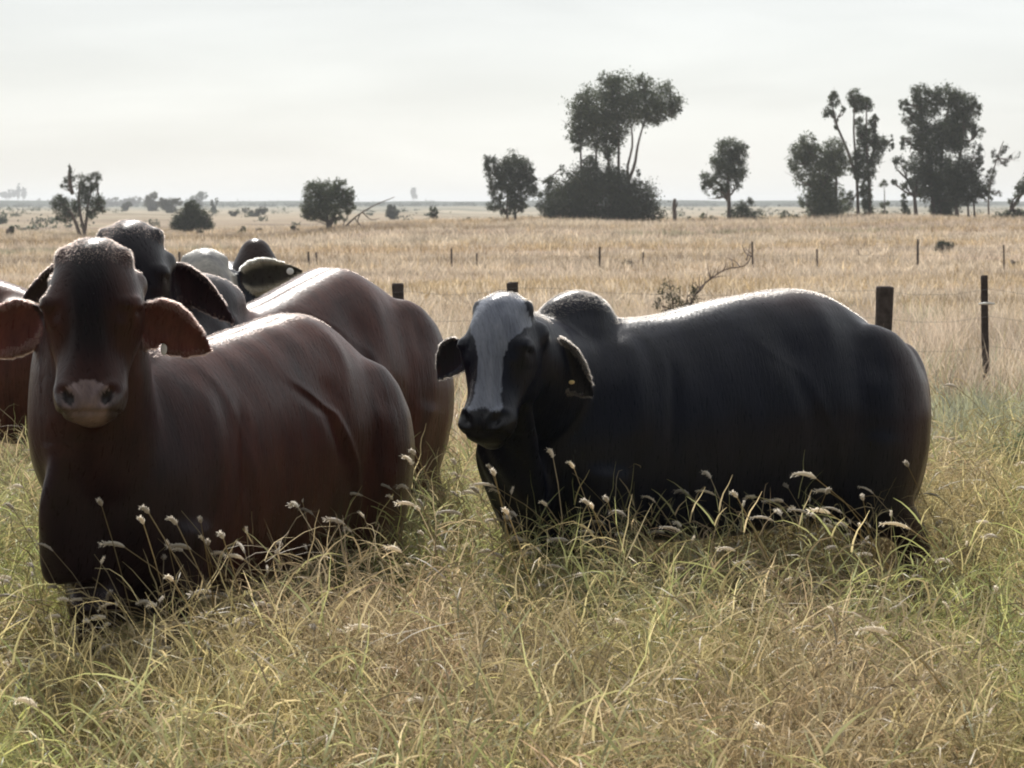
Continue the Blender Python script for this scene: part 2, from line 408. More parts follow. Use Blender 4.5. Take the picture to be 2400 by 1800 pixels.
HL = .90                                                   # length of a head against its plan
def make_bull(name, label, tail, heading, sc, poll, U, Wn, hs, ears, colour, vox=.008, hump=.10,
              back=None, hair=9000, tag_at=None, dewlap=1.0, facew=1.0, neck_up=0.0, xf=1.0, hx=1.42, lb=-.05, brx=1.60, nf=.34, haircol=None, belly=0.0, thick=1.0):
    """tail: ground point under the tail head; heading: unit vector to the front; poll/U/Wn: head frame in the world;
    ears: list of (base, tip, half width, notch) in the world"""
    hd = Vector((heading[0], heading[1], 0)).normalized()
    rz = math.atan2(hd.y, hd.x)
    tail = Vector((tail[0], tail[1], float(gz(tail[0], tail[1]))))
    Rinv = Matrix.Rotation(-rz, 3, 'Z')
    loc = lambda p: Rinv @ (Vector(p) - tail)              # world -> local, metres
    pl = loc(poll); u = (Rinv @ Vector(U)).normalized(); w = (Rinv @ Vector(Wn))
    w = (w - u * w.dot(u)).normalized(); v = u.cross(w)
    plA, uA, wA, vA = (np.array(q) for q in (pl, u, w, v))
    s = Soup()
    # torso: x, top, bottom, half width
    tab = np.array(back if back else [
        (-.09, 1.10, .86, .13), (-.03, 1.22, .74, .215), (.08, 1.31, .66, .275), (.25, 1.385, .60, .315), (.42, 1.425, .56, .335),
        (.62, 1.41, .53, .345), (.85, 1.365, .50, .355), (1.08, 1.335, .50, .36), (1.30, 1.345, .53, .335),
        (1.48, 1.33, .56, .295), (1.62, 1.25, .62, .24), (1.70, 1.15, .70, .15)])
    xs = np.linspace(tab[0, 0], tab[-1, 0], 46)
    q = catmull(xs, tab[:, 0], tab[:, 1:])
    th = np.linspace(0, 2*math.pi, 36, endpoint=False); ct, stt = np.cos(th), np.sin(th)
    R = []
    for x, (tp, bt, hw) in zip(xs, q):
        bt -= belly * math.exp(-((x - .85) / .45)**2)
        hw *= thick*.93
        zm = bt + .50 * (tp - bt)
        hw *= 1 - .10*math.exp(-((x - .95)/.35)**2)
        y = hw * np.sign(ct) * np.abs(ct)**np.where(stt > 0, .90, .55 + .40*float(sst(1.25, 1.5, np.array(x))))
        ez = 1.34 - .24*float(sst(.55, .95, np.array(x)))
        z = np.where(stt > 0, zm + (tp - zm) * np.abs(stt)**ez, zm - (zm - bt) * np.abs(stt)**.85)
        R.append(np.stack([np.full_like(y, x), y, z], 1))
    s.rings(np.array(R) * sc)
    B = lambda c, r, M=None: s.ball(np.array(c) * sc, np.array(r) * sc, M)
    for sy in (-1, 1):
        B((.42, sy*.14*thick, 1.17), (.24, .12, .10))         # hip bones
        B((.20, sy*.17*thick, .88), (.29, .16, .42))           # thigh
        B((.0, sy*.12, .88), (.13, .11, .34))          # pin
        B((1.34, sy*.18*thick, .88), (.19, .12, .32))          # shoulder
        # hind leg
        s.loft([np.array(p)*sc for p in ((.22, sy*.20, .86), (.28 + lb*.5, sy*.21, .70), (.12 + lb, sy*.20, .52), (.05 + lb, sy*.195, .42), (.09 + lb, sy*.19, .26), (.10 + lb, sy*.19, .12), (.13 + lb, sy*.19, .02))],
               np.array((.14, .105, .065, .052, .04, .045, .055))*sc, np.array((.19, .14, .085, .062, .045, .055, .065))*sc, up=(1, 0, 0.01), n=14)
        s.loft([np.array(p)*sc for p in ((1.40, sy*.19, .80), (1.42, sy*.19, .60), (1.44, sy*.18, .42), (1.43, sy*.18, .26), (1.43, sy*.18, .12), (1.46, sy*.18, .02))],
               np.array((.12, .085, .06, .043, .047, .058))*sc, np.array((.15, .10, .065, .045, .055, .065))*sc, up=(1, 0, 0.01), n=14)
    hl_, htop = hump
    hy = max(1, hl_/.19); B((hx, 0, htop - .13), (hl_, .10*hy, .13)); B((hx + .02, 0, htop - .19*hy), (hl_*1.15, .13*hy, .15*hy))
    for A_ in s.v: A_[..., 0] *= xf
    # tail
    s.loft([np.array(p)*sc for p in ((.14, 0, 1.18), (.03, 0, 1.10), (-.06, 0, .98), (-.11, 0, .82), (-.12, .01, .62), (-.12, .01, .5))],
           np.array((.05, .036, .027, .021, .019, .019))*sc, np.array((.05, .036, .027, .021, .019, .019))*sc, up=(1, 0, .01), n=10)
    # neck
    hc = plA + uA * .13 * hs - wA * .14 * hs
    sh = np.array((1.42*xf, 0, 1.02)) * sc
    c1 = sh + np.array((nf, 0, .06 + neck_up)) * sc
    c2 = hc - wA * .16 * hs
    tt = np.linspace(0, 1, 7)[:, None]
    path = (1-tt)**3*sh + 3*(1-tt)**2*tt*c1 + 3*(1-tt)*tt**2*c2 + tt**3*hc
    t1 = np.linspace(0, 1, 7)
    s.loft(path, np.interp(t1, [0, .35, .7, 1], [.25*sc, .21*sc, .175*sc, .115*hs]),
           np.interp(t1, [0, .35, .7, 1], [.30*sc, .25*sc, .19*sc, .12*hs]), n=22)
    # dewlap and brisket
    mid = path[3]; thr = plA + uA * .30 * hs - wA * .22 * hs
    br = np.array((brx, 0, .62)) * sc
    dp = [thr, thr*.62 + (br + (0, 0, .12))*.38 + np.array((.04, 0, -.04)), thr*.25 + (br)*.75 + np.array((.07, 0, .02)), br + (.02*sc, 0, -.02), np.array((1.45, 0, .56))*sc, np.array((1.25, 0, .52))*sc]
    s.loft(dp, np.array((.035, .045, .07, .09, .10, .10))*sc*dewlap, np.array((.10, .14, .17, .13, .11, .07))*sc, n=16, up=(0.6, 0, 1))
    # head: along the face, half width, front, back
    ht = np.array([(-.045, .046, -.055, -.115), (-.01, .072, -.012, -.17), (.05, .100, .018, -.205), (.12, .126, .03, -.24), (.20, .138, .026, -.275),
                   (.28, .131, .012, -.275), (.35, .112, .0, -.23), (.42, .100, -.004, -.185), (.485, .104, -.002, -.16), (.53, .099, -.010, -.15), (.565, .078, -.035, -.125), (.58, .050, -.06, -.11)])
    ue = np.linspace(-.045, .58, 30); q = catmull(ue, ht[:, 0], ht[:, 1:])
    R = []
    for ux, (hw, f, bk) in zip(ue, q):
        cw = (f + bk)/2; rw_ = (f - bk)/2
        p = .80 if ux > .42 else .9
        taper = np.where(stt < 0, 1 - .30 * np.abs(stt), 1.0)    # narrower towards the jaw
        a_ = hw * facew * taper * np.sign(ct) * np.abs(ct)**p; b_ = cw + rw_ * np.sign(stt) * np.abs(stt)**p
        R.append(plA + (uA * ux * HL + vA[None, :] * a_[:, None] + wA[None, :] * b_[:, None]) * hs)
    s.rings(np.array(R))
    Mh = np.stack([uA, vA, wA], 1)
    hb = lambda c, r: s.ball(plA + Mh @ (np.array(c) * (HL, 1, 1) * hs), np.array(r) * hs, Mh)
    for sy in (-1, 1):
        hb((.205, sy*.118*facew, -.035), (.045, .030, .040))       # brow over the eye
        hb((.03, sy*.092, -.065), (.040, .030, .040))              # poll buds
        hb((.10, sy*.115, -.15), (.05, .04, .05))                  # ear root
        hb((.515, sy*.062, -.035), (.045, .035, .040))             # nostril wing
        hb((.26, sy*.085, -.20), (.10, .035, .075))                # cheek
    hb((.545, 0, -.13), (.045, .06, .035))                          # lower lip
    me = s.mesh('b')
    me = voxel(me, max(vox, .010), 26, .6)
    # ears go in before the second pass so that the body stays one surface
    n0 = len(me.vertices)
    co = np.empty(n0*3); me.vertices.foreach_get('co', co); co = co.reshape(-1, 3)
    fs = [tuple(p.vertices) for p in me.polygons]
    s2 = Soup(); s2.v.append(co); s2.f = fs; s2.n = n0
    ear_geo = []
    for (eb, et, hw, notch) in ears:
        b_, t_ = np.array(loc(eb)), np.array(loc(et))
        nr = np.array(Rinv @ Vector((Wn[0]*.3, -1.0, -.12)))
        s2.rings(ear_rings(b_, t_, nr, hw, thick=max(.018, vox*2.1), notch=notch, droop=.012))
        ear_geo.append((b_, t_, hw, nr))
    m2 = s2.mesh('b2'); bpy.data.meshes.remove(me)
    me = voxel(m2, vox, 2, .5)
    n0 = len(me.vertices)
    co = np.empty(n0*3); me.vertices.foreach_get('co', co); P = co.reshape(-1, 3)
    nr = np.empty(n0*3); me.vertices.foreach_get('normal', nr); Nn = nr.reshape(-1, 3)
    # head coordinates
    Q = (P - plA) / hs; hu, hv, hw_ = Q @ uA / HL, Q @ vA, Q @ wA
    ah = np.abs(hv)
    inhead = (hu > -.1) & (hu < .62) & (ah < .17) & (hw_ > -.30) & (hw_ < .08)
    front = sst(-.12, -.05, hw_)
    disp = np.zeros(n0)
    # nostrils: comma-shaped pits
    dn = np.sqrt(((hu - .505) / .026)**2 + ((ah - (.058 + (.505 - hu)*.35)) / .019)**2)
    disp -= np.where(inhead & (hw_ > -.09), .020 * np.exp(-dn**2), 0)
    disp += np.where(inhead & (hw_ > -.09), .006 * np.exp(-(dn - 1.7)**2*3), 0)
    # mouth line
    dm = (hu - .552) / .007
    disp -= np.where(inhead & (hw_ > -.16) & (hw_ < .0), .008 * np.exp(-dm**2), 0)
    # eye socket with folds
    de = np.sqrt(((hu - .222) / .026)**2 + ((hw_ + .032) / .034)**2)
    disp -= np.where(inhead & (ah > .085), .013 * np.exp(-de**2*2.0), 0)
    disp += np.where(inhead & (ah > .08), .006 * np.exp(-((hu - .203)/.007)**2 - ((hw_ + .034)/.03)**2), 0)
    disp += np.where(inhead & (ah > .08), .0035 * np.exp(-(de - 1.7)**2*5), 0)
    # bridge and cheek hollow
    disp -= np.where(inhead, .010 * np.exp(-((hu - .35) / .07)**2) * np.exp(-((ah - .085)/.03)**2) * front, 0)
    disp -= np.where(inhead, .006 * np.exp(-((hu - .28) / .08)**2) * np.exp(-((ah - .06)/.02)**2) * sst(-.03, .0, hw_), 0)
    # loose skin on neck and brisket, slight muscle relief elsewhere
    xl = P[:, 0] / sc / xf; zl = P[:, 2] / sc
    necky = sst(1.38, 1.6, xl) * (1 - sst(.0, .04, .16 - np.abs(Q @ uA - .2)) * (hw_ > -.24)) * np.where(inhead, 0, 1)
    fold = np.sin(P[:, 1]*60 + vnoise(P, 7, 3)*3.6 + P[:, 0]*22)
    disp += necky * .004 * fold * (.5 + .5*vnoise(P, 4, 6)) * sst(1.30, .95, zl)
    disp += .007 * vnoise(P, 7, 5) * np.where(inhead, .15, 1) * sst(.45, .7, zl)
    disp += .0022 * vnoise(P * np.array((1, 1, .4)), 38, 8) * np.where(inhead, .5, 1)
    # flank folds in front of the thigh and behind the shoulder
    disp -= .004 * np.exp(-((xl - (.58 - (1.0 - zl)*.25)) / .035)**2) * sst(.55, .75, zl) * sst(1.22, 1.05, zl) * sc
    disp -= .012 * np.exp(-((xl - (1.16 + (1.0 - zl)*.10)) / .03)**2) * sst(.55, .7, zl) * sst(1.25, 1.1, zl) * sc
    yy = np.abs(P[:, 1]) / sc; body_ = np.where(inhead, 0, 1)
    disp += body_*.009*sc*np.exp(-((xl - .44)/.05)**2 - ((yy - .22)/.05)**2) * sst(1.1, 1.2, zl)          # hook bones
    disp -= body_*.015*sc*np.exp(-((xl - .60)/.075)**2 - ((zl - 1.20)/.07)**2) * sst(.1, .2, yy)             # hollow behind the last rib
    disp -= body_*.012*sc*np.exp(-((xl - .24)/.07)**2 - ((zl - 1.16)/.08)**2) * sst(.12, .2, yy)            # between hook and pin
    for zs_, xs_, amp in (((.70, .91, 1.12, 1.26), (.39, .45, .58, .80), .015), ((.90, 1.10, 1.31), (1.11, 1.15, 1.23), .011)):   # skin folds of flank and shoulder
        q_ = xl - np.interp(zl, zs_, xs_); w_ = sst(zs_[0] - .08, zs_[0] + .05, zl)*sst(zs_[-1] + .04, zs_[-1] - .06, zl)*sst(.08, .15, yy)
        disp += body_*sc*w_*amp*(.62 if 'brown' in label else .22)*(np.exp(-(q_/.026)**2) - .8*np.exp(-((q_ - .055)/.045)**2))*(.75 + .35*vnoise(P, 6, 9))
    disp += body_*.012*sc*np.exp(-((xl - (1.30 + (1.2 - zl)*.10))/.05)**2)*sst(.8, .95, zl)*sst(1.32, 1.2, zl)*sst(.1, .18, yy)   # shoulder blade edge
    # spine groove over the loin
    disp -= .010 * np.exp(-(P[:, 1] / .022)**2) * sst(.30, .5, xl) * sst(1.15, .9, xl) * sst(1.2, 1.3, zl)
    P2 = P + Nn * disp[:, None]
    me.vertices.foreach_set('co', P2.ravel().astype(np.float32)); me.update()
    me.polygons.foreach_set('use_smooth', np.ones(len(me.polygons), dtype=bool))
    # ear mask
    em = np.zeros(n0); ei = np.zeros(n0)
    for b_, t_, hwid, enr in ear_geo:
        ax = t_ - b_; Ln = np.linalg.norm(ax); ax = ax / Ln
        sx = (P - b_) @ ax / Ln; pr = P - b_ - ax[None, :] * (sx * Ln)[:, None]
        dd = np.linalg.norm(pr, axis=1)
        en = enr - ax*enr.dot(ax); en /= np.linalg.norm(en)
        m_ = (np.abs(pr @ en) < .026) & (sx > .05) & (sx < 1.04) & (dd < hwid * np.interp(sx, [0, .2, .4, .6, .8, .92, 1.04], [.4, .95, 1.04, .88, .58, .34, .12]) + .004) & ~((ah < .115) & (hw_ > -.25) & (hw_ < .05))
        em = np.maximum(em, m_.astype(float)); ei = np.maximum(ei, m_ * np.clip(dd / (hwid*np.interp(sx, [0, .2, .4, .6, .8, .92, 1.04], [.4, .9, 1, .84, .53, .3, .08])), 0, 1))
    cols = colour(dict(P=P, xl=xl, zl=zl, hu=hu, hv=hv, hw=hw_, ah=ah, inhead=inhead, ear=em, earr=ei, dn=dn, N=Nn, w=wA, de=de))
    set_col(me, 'coat', cols, em*(.75 if 'brown' in label else .04))
    root = empty(name, tail, rz); tag(root, label, 'cattle', 'cattle standing in the long grass')
    bo = link('body', me, M_COAT, root)
    # eyes
    for sy in (-1, 1):
        e = Soup(); e.ball((0, 0, 0), (.017*hs, .017*hs, .017*hs), None, 18)
        c = plA + Mh @ (np.array((.222*HL, sy*.110*facew, -.034)) * hs)
        em_ = e.mesh('eye'); em_.polygons.foreach_set('use_smooth', np.ones(len(em_.polygons), dtype=bool))
        link('eye', em_, M_EYE, root, c)
    # switch of the tail
    sw = Soup()
    for k in range(26):
        a0 = random.uniform(0, 6.28); r0 = random.uniform(0, .03)
        p0 = np.array((-.12, .01, .55 + random.uniform(-.05, .05)))*sc
        sw.loft([p0, p0 + (r0*math.cos(a0)*.7, r0*math.sin(a0)*.7, -.10), p0 + (r0*math.cos(a0)*1.3, r0*math.sin(a0)*1.3, -.20), p0 + (r0*math.cos(a0), r0*math.sin(a0), -.31)],
                np.array((.006, .007, .005, .001)), np.array((.006, .007, .005, .001)), up=(1, 0, .01), n=5, sub=2)
    swm = sw.mesh('tail_switch'); set_col(swm, 'coat', (.012, .011, .013)); link('tail_switch', swm, M_COAT, root)
    # ear tag
    if tag_at is not None:
        tp, tr, tmat, tth = tag_at
        t = Soup(); c = np.array(loc(tp)); Mx = np.stack([vA, uA, wA], 1)
        t.ball((0, 0, 0), (tr, tr*tth, .004), Mx, 18)
        tm = t.mesh('ear_tag'); link('ear_tag', tm, tmat, root, c)
    # short hair over the coat
    if hair:
        tri = np.array([tuple(p.vertices) for p in me.polygons if len(p.vertices) == 4], dtype=np.int64)
        A_, B_, C_, D_ = (P2[tri[:, k]] for k in range(4))
        ar = np.linalg.norm(np.cross(C_ - A_, D_ - B_), axis=1)
        ce = (A_ + C_)/2; t0 = tri[:, 0]; brown = 'brown' in label
        def fur(nm, n, wgt, length, tl, key, col, rad):
            pick = rng.choice(len(tri), n, p=wgt/wgt.sum())
            a1, a2 = rng.random(n)[:, None], rng.random(n)[:, None]
            rp = (A_[pick]*(1-a1) + B_[pick]*a1)*(1-a2) + (D_[pick]*(1-a1) + C_[pick]*a1)*a2
            nn_ = Nn[tri[pick, 0]]
            flow = np.where(inhead[tri[pick, 0]][:, None], uA[None, :], np.array((-.55, 0, -.8))[None, :]) + rng.normal(size=(n, 3))*.22
            flow -= nn_ * np.sum(flow*nn_, 1)[:, None]; flow /= np.linalg.norm(flow, axis=1)[:, None] + 1e-9
            ln = (length*rng.uniform(.6, 1.3, n))[:, None]; tilt = (tl*rng.uniform(.6, 1.5, n))[:, None]
            p1 = rp + (flow*(1 - tilt*.5) + nn_*tilt)*ln*.5; p2 = p1 + (flow + nn_*tilt*.3)*ln*.5
            pos = np.stack([rp - nn_*.001, p1, p2], 1).reshape(-1, 3).astype(np.float32)
            hc_ = bpy.data.hair_curves.new(nm); hc_.add_curves([3]*n)
            hc_.position_data.foreach_set('vector', pos.ravel())
            ra = hc_.attributes.get('radius') or hc_.attributes.new('radius', 'FLOAT', 'POINT')
            ra.data.foreach_set('value', np.tile(np.array((rad, rad*.7, rad*.12), dtype=np.float32), n))
            ho = bpy.data.objects.new(nm, hc_); C.objects.link(ho); ho.parent = root
            if key not in bpy.data.materials: mat_hair(key, col)
            hc_.materials.append(bpy.data.materials[key])
        we = ar*(6*em[t0]*(ei[t0] > .75) + 1.0*(inhead[t0] & (hu[t0] < (.06 if brown else .0))) + .5*(np.abs(ce[:, 1]) < .08)*(Nn[t0][:, 2] > .4)*(0 if haircol else 1)) + 1e-12
        fur('fringe_hair', max(12000, hair//4), we, .010, .6, 'fringe_pale' if haircol else 'fringe_brown' if brown else 'fringe_black',
            (.75, .68, .52) if haircol else (.30, .15, .11) if brown else (.18, .14, .11), .00028)
    return root

def lerp3(a, b, t):
    a = np.asarray(a, float); b = np.asarray(b, float); t = np.asarray(t)[:, None]
    return a * (1 - t) + b * t

def col_brown(d, base=(.066, .022, .016), dark=(.010, .009, .015)):
    n = len(d['P'])
    c = np.tile(np.array(base), (n, 1))
    c = lerp3(c, c*0 + np.array((.095, .033, .022)), sst(.2, 1.0, vnoise(d['P'], 5, 2)) * .5)
    fr = np.where(d['inhead'], 1.0, 0) * sst(.115, .02, d['ah']) * sst(.46, .30, d['hu']) * sst(-.12, -.05, d['hw'])
    c = c*(1 - fr[:, None]*.85) + np.array(dark)*fr[:, None]*.85
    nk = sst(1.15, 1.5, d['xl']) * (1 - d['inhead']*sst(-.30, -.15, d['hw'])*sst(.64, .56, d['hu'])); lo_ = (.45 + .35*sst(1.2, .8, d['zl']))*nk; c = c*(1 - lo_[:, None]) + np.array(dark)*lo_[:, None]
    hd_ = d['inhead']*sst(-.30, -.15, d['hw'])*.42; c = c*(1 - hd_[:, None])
    c = np.where((d['ear'] > 0)[:, None], np.array((.15, .045, .036)), c)
    return c

def muzzle(d, c, pink, pit=(.02, .014, .014), top=.455):
    up = top + .03*np.abs(d['ah']/.09)**2 - .006*np.cos(d['hv']*40)
    m = d['inhead'] & (d['hu'] > up) & (d['hw'] > -.115)
    wing = sst(.060, .085, d['ah'] + (d['hu'] - .5)*.3)
    mc = lerp3(pink, np.array(pink)*.30, wing)
    c = np.where(m[:, None], mc, c)
    pitm = (d['dn'] < 1.05) & m
    return np.where(pitm[:, None], np.array(pit), c)

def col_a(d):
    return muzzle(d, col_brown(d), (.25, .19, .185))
def col_b(d):
    c = col_brown(d, (.062, .021, .016)); f = np.where(d['inhead'], 1.0, sst(1.04, 1.18, d['xl']))[:, None]
    c = c*(1-f*.88) + np.array((.011, .009, .015))*f*.88
    return muzzle(d, c, (.03, .025, .025))
def col_g(d):
    n = len(d['P'])
    c = np.tile(np.array((.0075, .0090, .0190)), (n, 1))
    rear = sst(.22, -.05, d['xl'] + .04*vnoise(d['P'], 8, 1)) * .8 + .55*sst(1.30, 1.42, d['zl'])*sst(.9, .5, d['xl'])
    c = lerp3(c, c*0 + np.array((.060, .030, .026)), np.clip(rear, 0, 1))
    # blaze
    hu, hv = d['hu'], d['hv'] + .008
    wd_ = np.interp(hu, [-.05, .0, .05, .10, .15, .20, .27, .34, .42, .47, .50], [.03, .070, .098, .110, .092, .062, .046, .047, .054, .066, .0])
    edge = wd_ + .0015*np.sin(hu*90) + .0012*vnoise(d['P'], 40, 4)
    up = .475 - .02*np.exp(-((d['hv'])/.03)**2)
    m = d['inhead'] & (np.abs(hv) < edge) & (d['hw'] > -.07) & (hu < up) & (hu > -.03)
    c = np.where(m[:, None], np.array((.20, .225, .28)), c)
    c = np.where((d['inhead'] & (d['hu'] > .47) & (d['hw'] > -.1) & ~m)[:, None], np.array((.009, .009, .012)), c)
    return c
def col_e(d):
    c = col_g(d)
    m = d['inhead'] & (d['hw'] > -.15) & (d['hu'] < .42)
    c = np.where(m[:, None], np.array((.40, .40, .38)), c)
    hp = sst(1.3, 1.38, d['zl'])*sst(1.1, 1.25, d['xl'])*(1 - d['inhead']); c = lerp3(c, c*0 + np.array((.030, .014, .011)), hp)
    return np.where((d['ear'] > 0)[:, None], lerp3((.05, .05, .045), (.45, .42, .33), sst(.45, .8, d['earr'])), c)

VA = .0085
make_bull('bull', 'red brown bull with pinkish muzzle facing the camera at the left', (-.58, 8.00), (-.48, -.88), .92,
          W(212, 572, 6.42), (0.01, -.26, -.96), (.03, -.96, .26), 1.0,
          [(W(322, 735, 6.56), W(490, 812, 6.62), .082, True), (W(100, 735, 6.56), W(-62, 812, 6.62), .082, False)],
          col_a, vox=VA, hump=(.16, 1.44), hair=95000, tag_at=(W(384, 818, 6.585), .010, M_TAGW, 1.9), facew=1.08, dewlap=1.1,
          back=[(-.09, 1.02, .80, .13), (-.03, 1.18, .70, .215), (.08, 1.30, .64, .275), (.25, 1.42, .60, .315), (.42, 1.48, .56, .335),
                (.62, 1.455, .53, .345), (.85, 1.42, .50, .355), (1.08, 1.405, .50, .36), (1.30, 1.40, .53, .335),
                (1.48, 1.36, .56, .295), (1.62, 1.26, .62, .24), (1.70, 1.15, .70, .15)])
make_bull('bull', 'tall dark faced red brown bull standing behind the pink muzzled one', (-.50, 9.32), (-.53, -.85), 1.05,
          W(300, 520, 7.75), (.03, -.42, -.90), (.02, -.90, .42), 1.05,
          [(W(392, 625, 7.95), W(548, 748, 8.0), .066, False), (W(215, 622, 7.95), W(45, 705, 8.0), .066, False)],
          col_b, vox=.011, hump=(.27, 1.425), hx=1.27, hair=50000, neck_up=.12,
          back=[(-.09, 1.02, .80, .13), (-.03, 1.18, .70, .215), (.08, 1.27, .64, .275), (.25, 1.37, .60, .315), (.42, 1.42, .56, .335),
                (.62, 1.375, .53, .345), (.85, 1.31, .50, .355), (1.08, 1.27, .50, .36), (1.30, 1.27, .53, .335),
                (1.48, 1.26, .56, .295), (1.62, 1.24, .62, .24), (1.70, 1.15, .70, .15)])
make_bull('bull', 'black bull with a white blaze down its face at the right', (1.45, 8.50), (-.90, -.43), 1.0,
          W(1166, 692, 7.35), (-.13, -.36, -.92), (-.36, -.86, .30), .96,
          [(W(1262, 800, 7.53), W(1392, 925, 7.56), .080, False), (W(1092, 800, 7.50), W(1022, 885, 7.50), .070, False)],
          col_g, vox=VA, xf=.95, brx=1.50, nf=.20, lb=-.08, hump=(.175, 1.435), hair=95000, tag_at=(W(1340, 896, 7.51), .011, M_TAG, .7), dewlap=1.2,
          back=[(-.10, 1.00, .76, .13), (-.04, 1.13, .66, .20), (.06, 1.25, .60, .26), (.20, 1.35, .56, .31), (.40, 1.42, .54, .34),
                (.62, 1.405, .52, .35), (.85, 1.375, .50, .36), (1.08, 1.335, .50, .36), (1.30, 1.32, .53, .335),
                (1.48, 1.25, .56, .295), (1.62, 1.14, .62, .24), (1.70, 1.05, .70, .15)])
make_bull('bull', 'pale faced bull behind the others with a round tag in its ear', (-1.62, 12.30), (.24, -.97), 1.0,
          W(480, 588, 10.25), (.06, -.35, -.93), (.15, -.93, .35), 1.0,
          [(W(560, 655, 10.42), W(715, 630, 10.45), .088, False), (W(415, 665, 10.42), W(300, 720, 10.45), .07, False)],
          col_e, vox=.013, hump=(.10, 1.57), hair=9000, haircol=1, tag_at=(W(680, 636, 10.33), .017, M_TAGW, 1.0))
make_bull('bull', 'brown bull cut off by the left edge of the picture', (-2.52, 12.0), (-1.0, .06), .96,
          (-4.45, 11.9, 1.35), (-.3, -.2, -.93), (-.85, -.3, .3), 1.0,
          [((-4.40, 11.75, 1.22), (-4.35, 11.6, 1.0), .07, False), ((-4.40, 12.05, 1.22), (-4.35, 12.2, 1.0), .07, False)],
          lambda d: muzzle(d, col_brown(d, (.085, .028, .018)), (.03, .025, .025)), vox=.014, hump=(.16, 1.45), hair=0)

# ------------------------------------------------------------------ trees and shrubs
def ico_leafpts(lobes, n, rs):
    """random points gathered in sprays inside ellipsoidal lobes (c, r)"""
    vol = np.array([r[0]*r[1]*r[2] for c, r, d in lobes])**.75 * np.array([d for c, r, d in lobes])
    cnt = rs.multinomial(n, vol / vol.sum())
    out = []
    for (c, r, d), k in zip(lobes, cnt):
        ns = max(7, int(k / 34))
        q = rs.normal(size=(ns, 3)); q /= np.linalg.norm(q, axis=1)[:, None]
        q *= rs.uniform(.35, 1.0, ns)[:, None]**.6
        cen = q * np.array(r)
        idx = rs.integers(0, ns, k)
        sp = float(min(r)) * .42
        out.append(np.array(c) + cen[idx] + rs.normal(size=(k, 3)) * sp * .55)
    return np.concatenate(out)

def quads(P, size, rs, tones, drop=.5, asp=.45):
    """leaf cards (bent pairs of quads would be lost at this distance): one quad per point"""
    n = len(P)
    a = rs.normal(size=(n, 3)); a[:, 2] -= drop; a /= np.linalg.norm(a, axis=1)[:, None]
    b = np.cross(a, rs.normal(size=(n, 3))); b /= np.linalg.norm(b, axis=1)[:, None] + 1e-9
    s = size * rs.uniform(.6, 1.4, n)[:, None]
    a = a*s; b = b*s*asp
    V = np.stack([P - a*.5, P + b*.5 - a*.05, P + a*.5, P - b*.5 - a*.05], 1).reshape(-1, 3)
    F = np.arange(n*4).reshape(-1, 4)
    t = tones[rs.integers(0, len(tones), n)] * rs.uniform(.75, 1.25, n)[:, None]
    return V, F, np.repeat(t, 4, 0)

GREEN = np.array([(.088, .115, .064), (.070, .095, .060), (.108, .128, .070), (.078, .09, .070), (.115, .132, .076)])
OLIVE = np.array([(.085, .09, .055), (.07, .075, .05), (.10, .10, .06)])

def tree(name, label, D, base, lobes, nleaf, leaf=.30, trunks=None, seed=0, tones=GREEN, cat='tree', group=None, tw=.16, extra=None, depth=.8):
    """base: photo x of the foot; lobes: (cx, cy, rx, ry, density) in photo pixels; trunks: list of pixel paths"""
    rs = np.random.default_rng(seed)
    k = D / FPX
    foot = W(base, 600, D); foot.z = float(gz(foot.x, D))
    root = empty(name, foot); tag(root, label, cat, group)
    F0 = np.array(foot)
    L3 = []
    for (cx, cy, rx, ry, dn) in lobes:
        c = W(cx, cy, D + rs.uniform(-.35, .35)*rx*k*depth)
        L3.append((np.array(c) - F0, (rx*k, min(rx, ry*1.2)*k*depth, ry*k), dn))
    s = Soup(); has = False
    paths = []
    if trunks:
        for tr in trunks:
            pts = [np.array(W(x, y, D)) - F0 for x, y in tr]
            pts[0][2] = min(pts[0][2], -.05) if len(tr) and tr[0][1] > 400 and abs(pts[0][2]) < 1.2 else pts[0][2]
            for i in range(1, len(pts)): pts[i][1] += rs.uniform(-.25, .25)
            paths.append(pts); m = len(pts)
            r = tw * np.linspace(1, .35, m)
            s.loft(pts, r, r, up=(0, 1, .01), n=8, sub=3); has = True
    # limbs from the nearest trunk point to each lobe and twigs inside it
    for c, r, dn in L3:
        if paths:
            allp = np.array([p for pp in paths for p in pp]); j = np.argmin(np.linalg.norm(allp - c + (0, 0, .6), axis=1)); st_ = allp[j]
        else:
            st_ = np.array((c[0]*.2, 0, 0.0))
        e = c + rs.normal(size=3) * np.array(r) * .25
        m1 = (st_ + e)/2 + rs.normal(size=3)*.12
        s.loft([st_, m1, e], np.array((.55, .38, .15))*tw, np.array((.55, .38, .15))*tw, up=(0, 1, .01), n=6, sub=3); has = True
        for q in range(4):
            e2 = c + rs.normal(size=3)*np.array(r)*.6
            s.loft([m1, (m1 + e2)/2 + rs.normal(size=3)*.08, e2], np.array((.28, .2, .07))*tw, np.array((.28, .2, .07))*tw, up=(0, 1, .01), n=5, sub=2)
    tm = s.mesh('trunk'); tm.polygons.foreach_set('use_smooth', np.ones(len(tm.polygons), dtype=bool))
    link('trunk', tm, M_BARK, root)
    nleaf = int(nleaf * 3.2); leaf = leaf * .52
    P = ico_leafpts(L3, nleaf, rs); P = P[P[:, 2] > .05]
    V, F, T = quads(P, leaf, rs, tones)
    me = mesh_np('crown', V, F, False); set_col(me, 'tone', T)
    link('crown', me, M_LEAF, root)
    return root

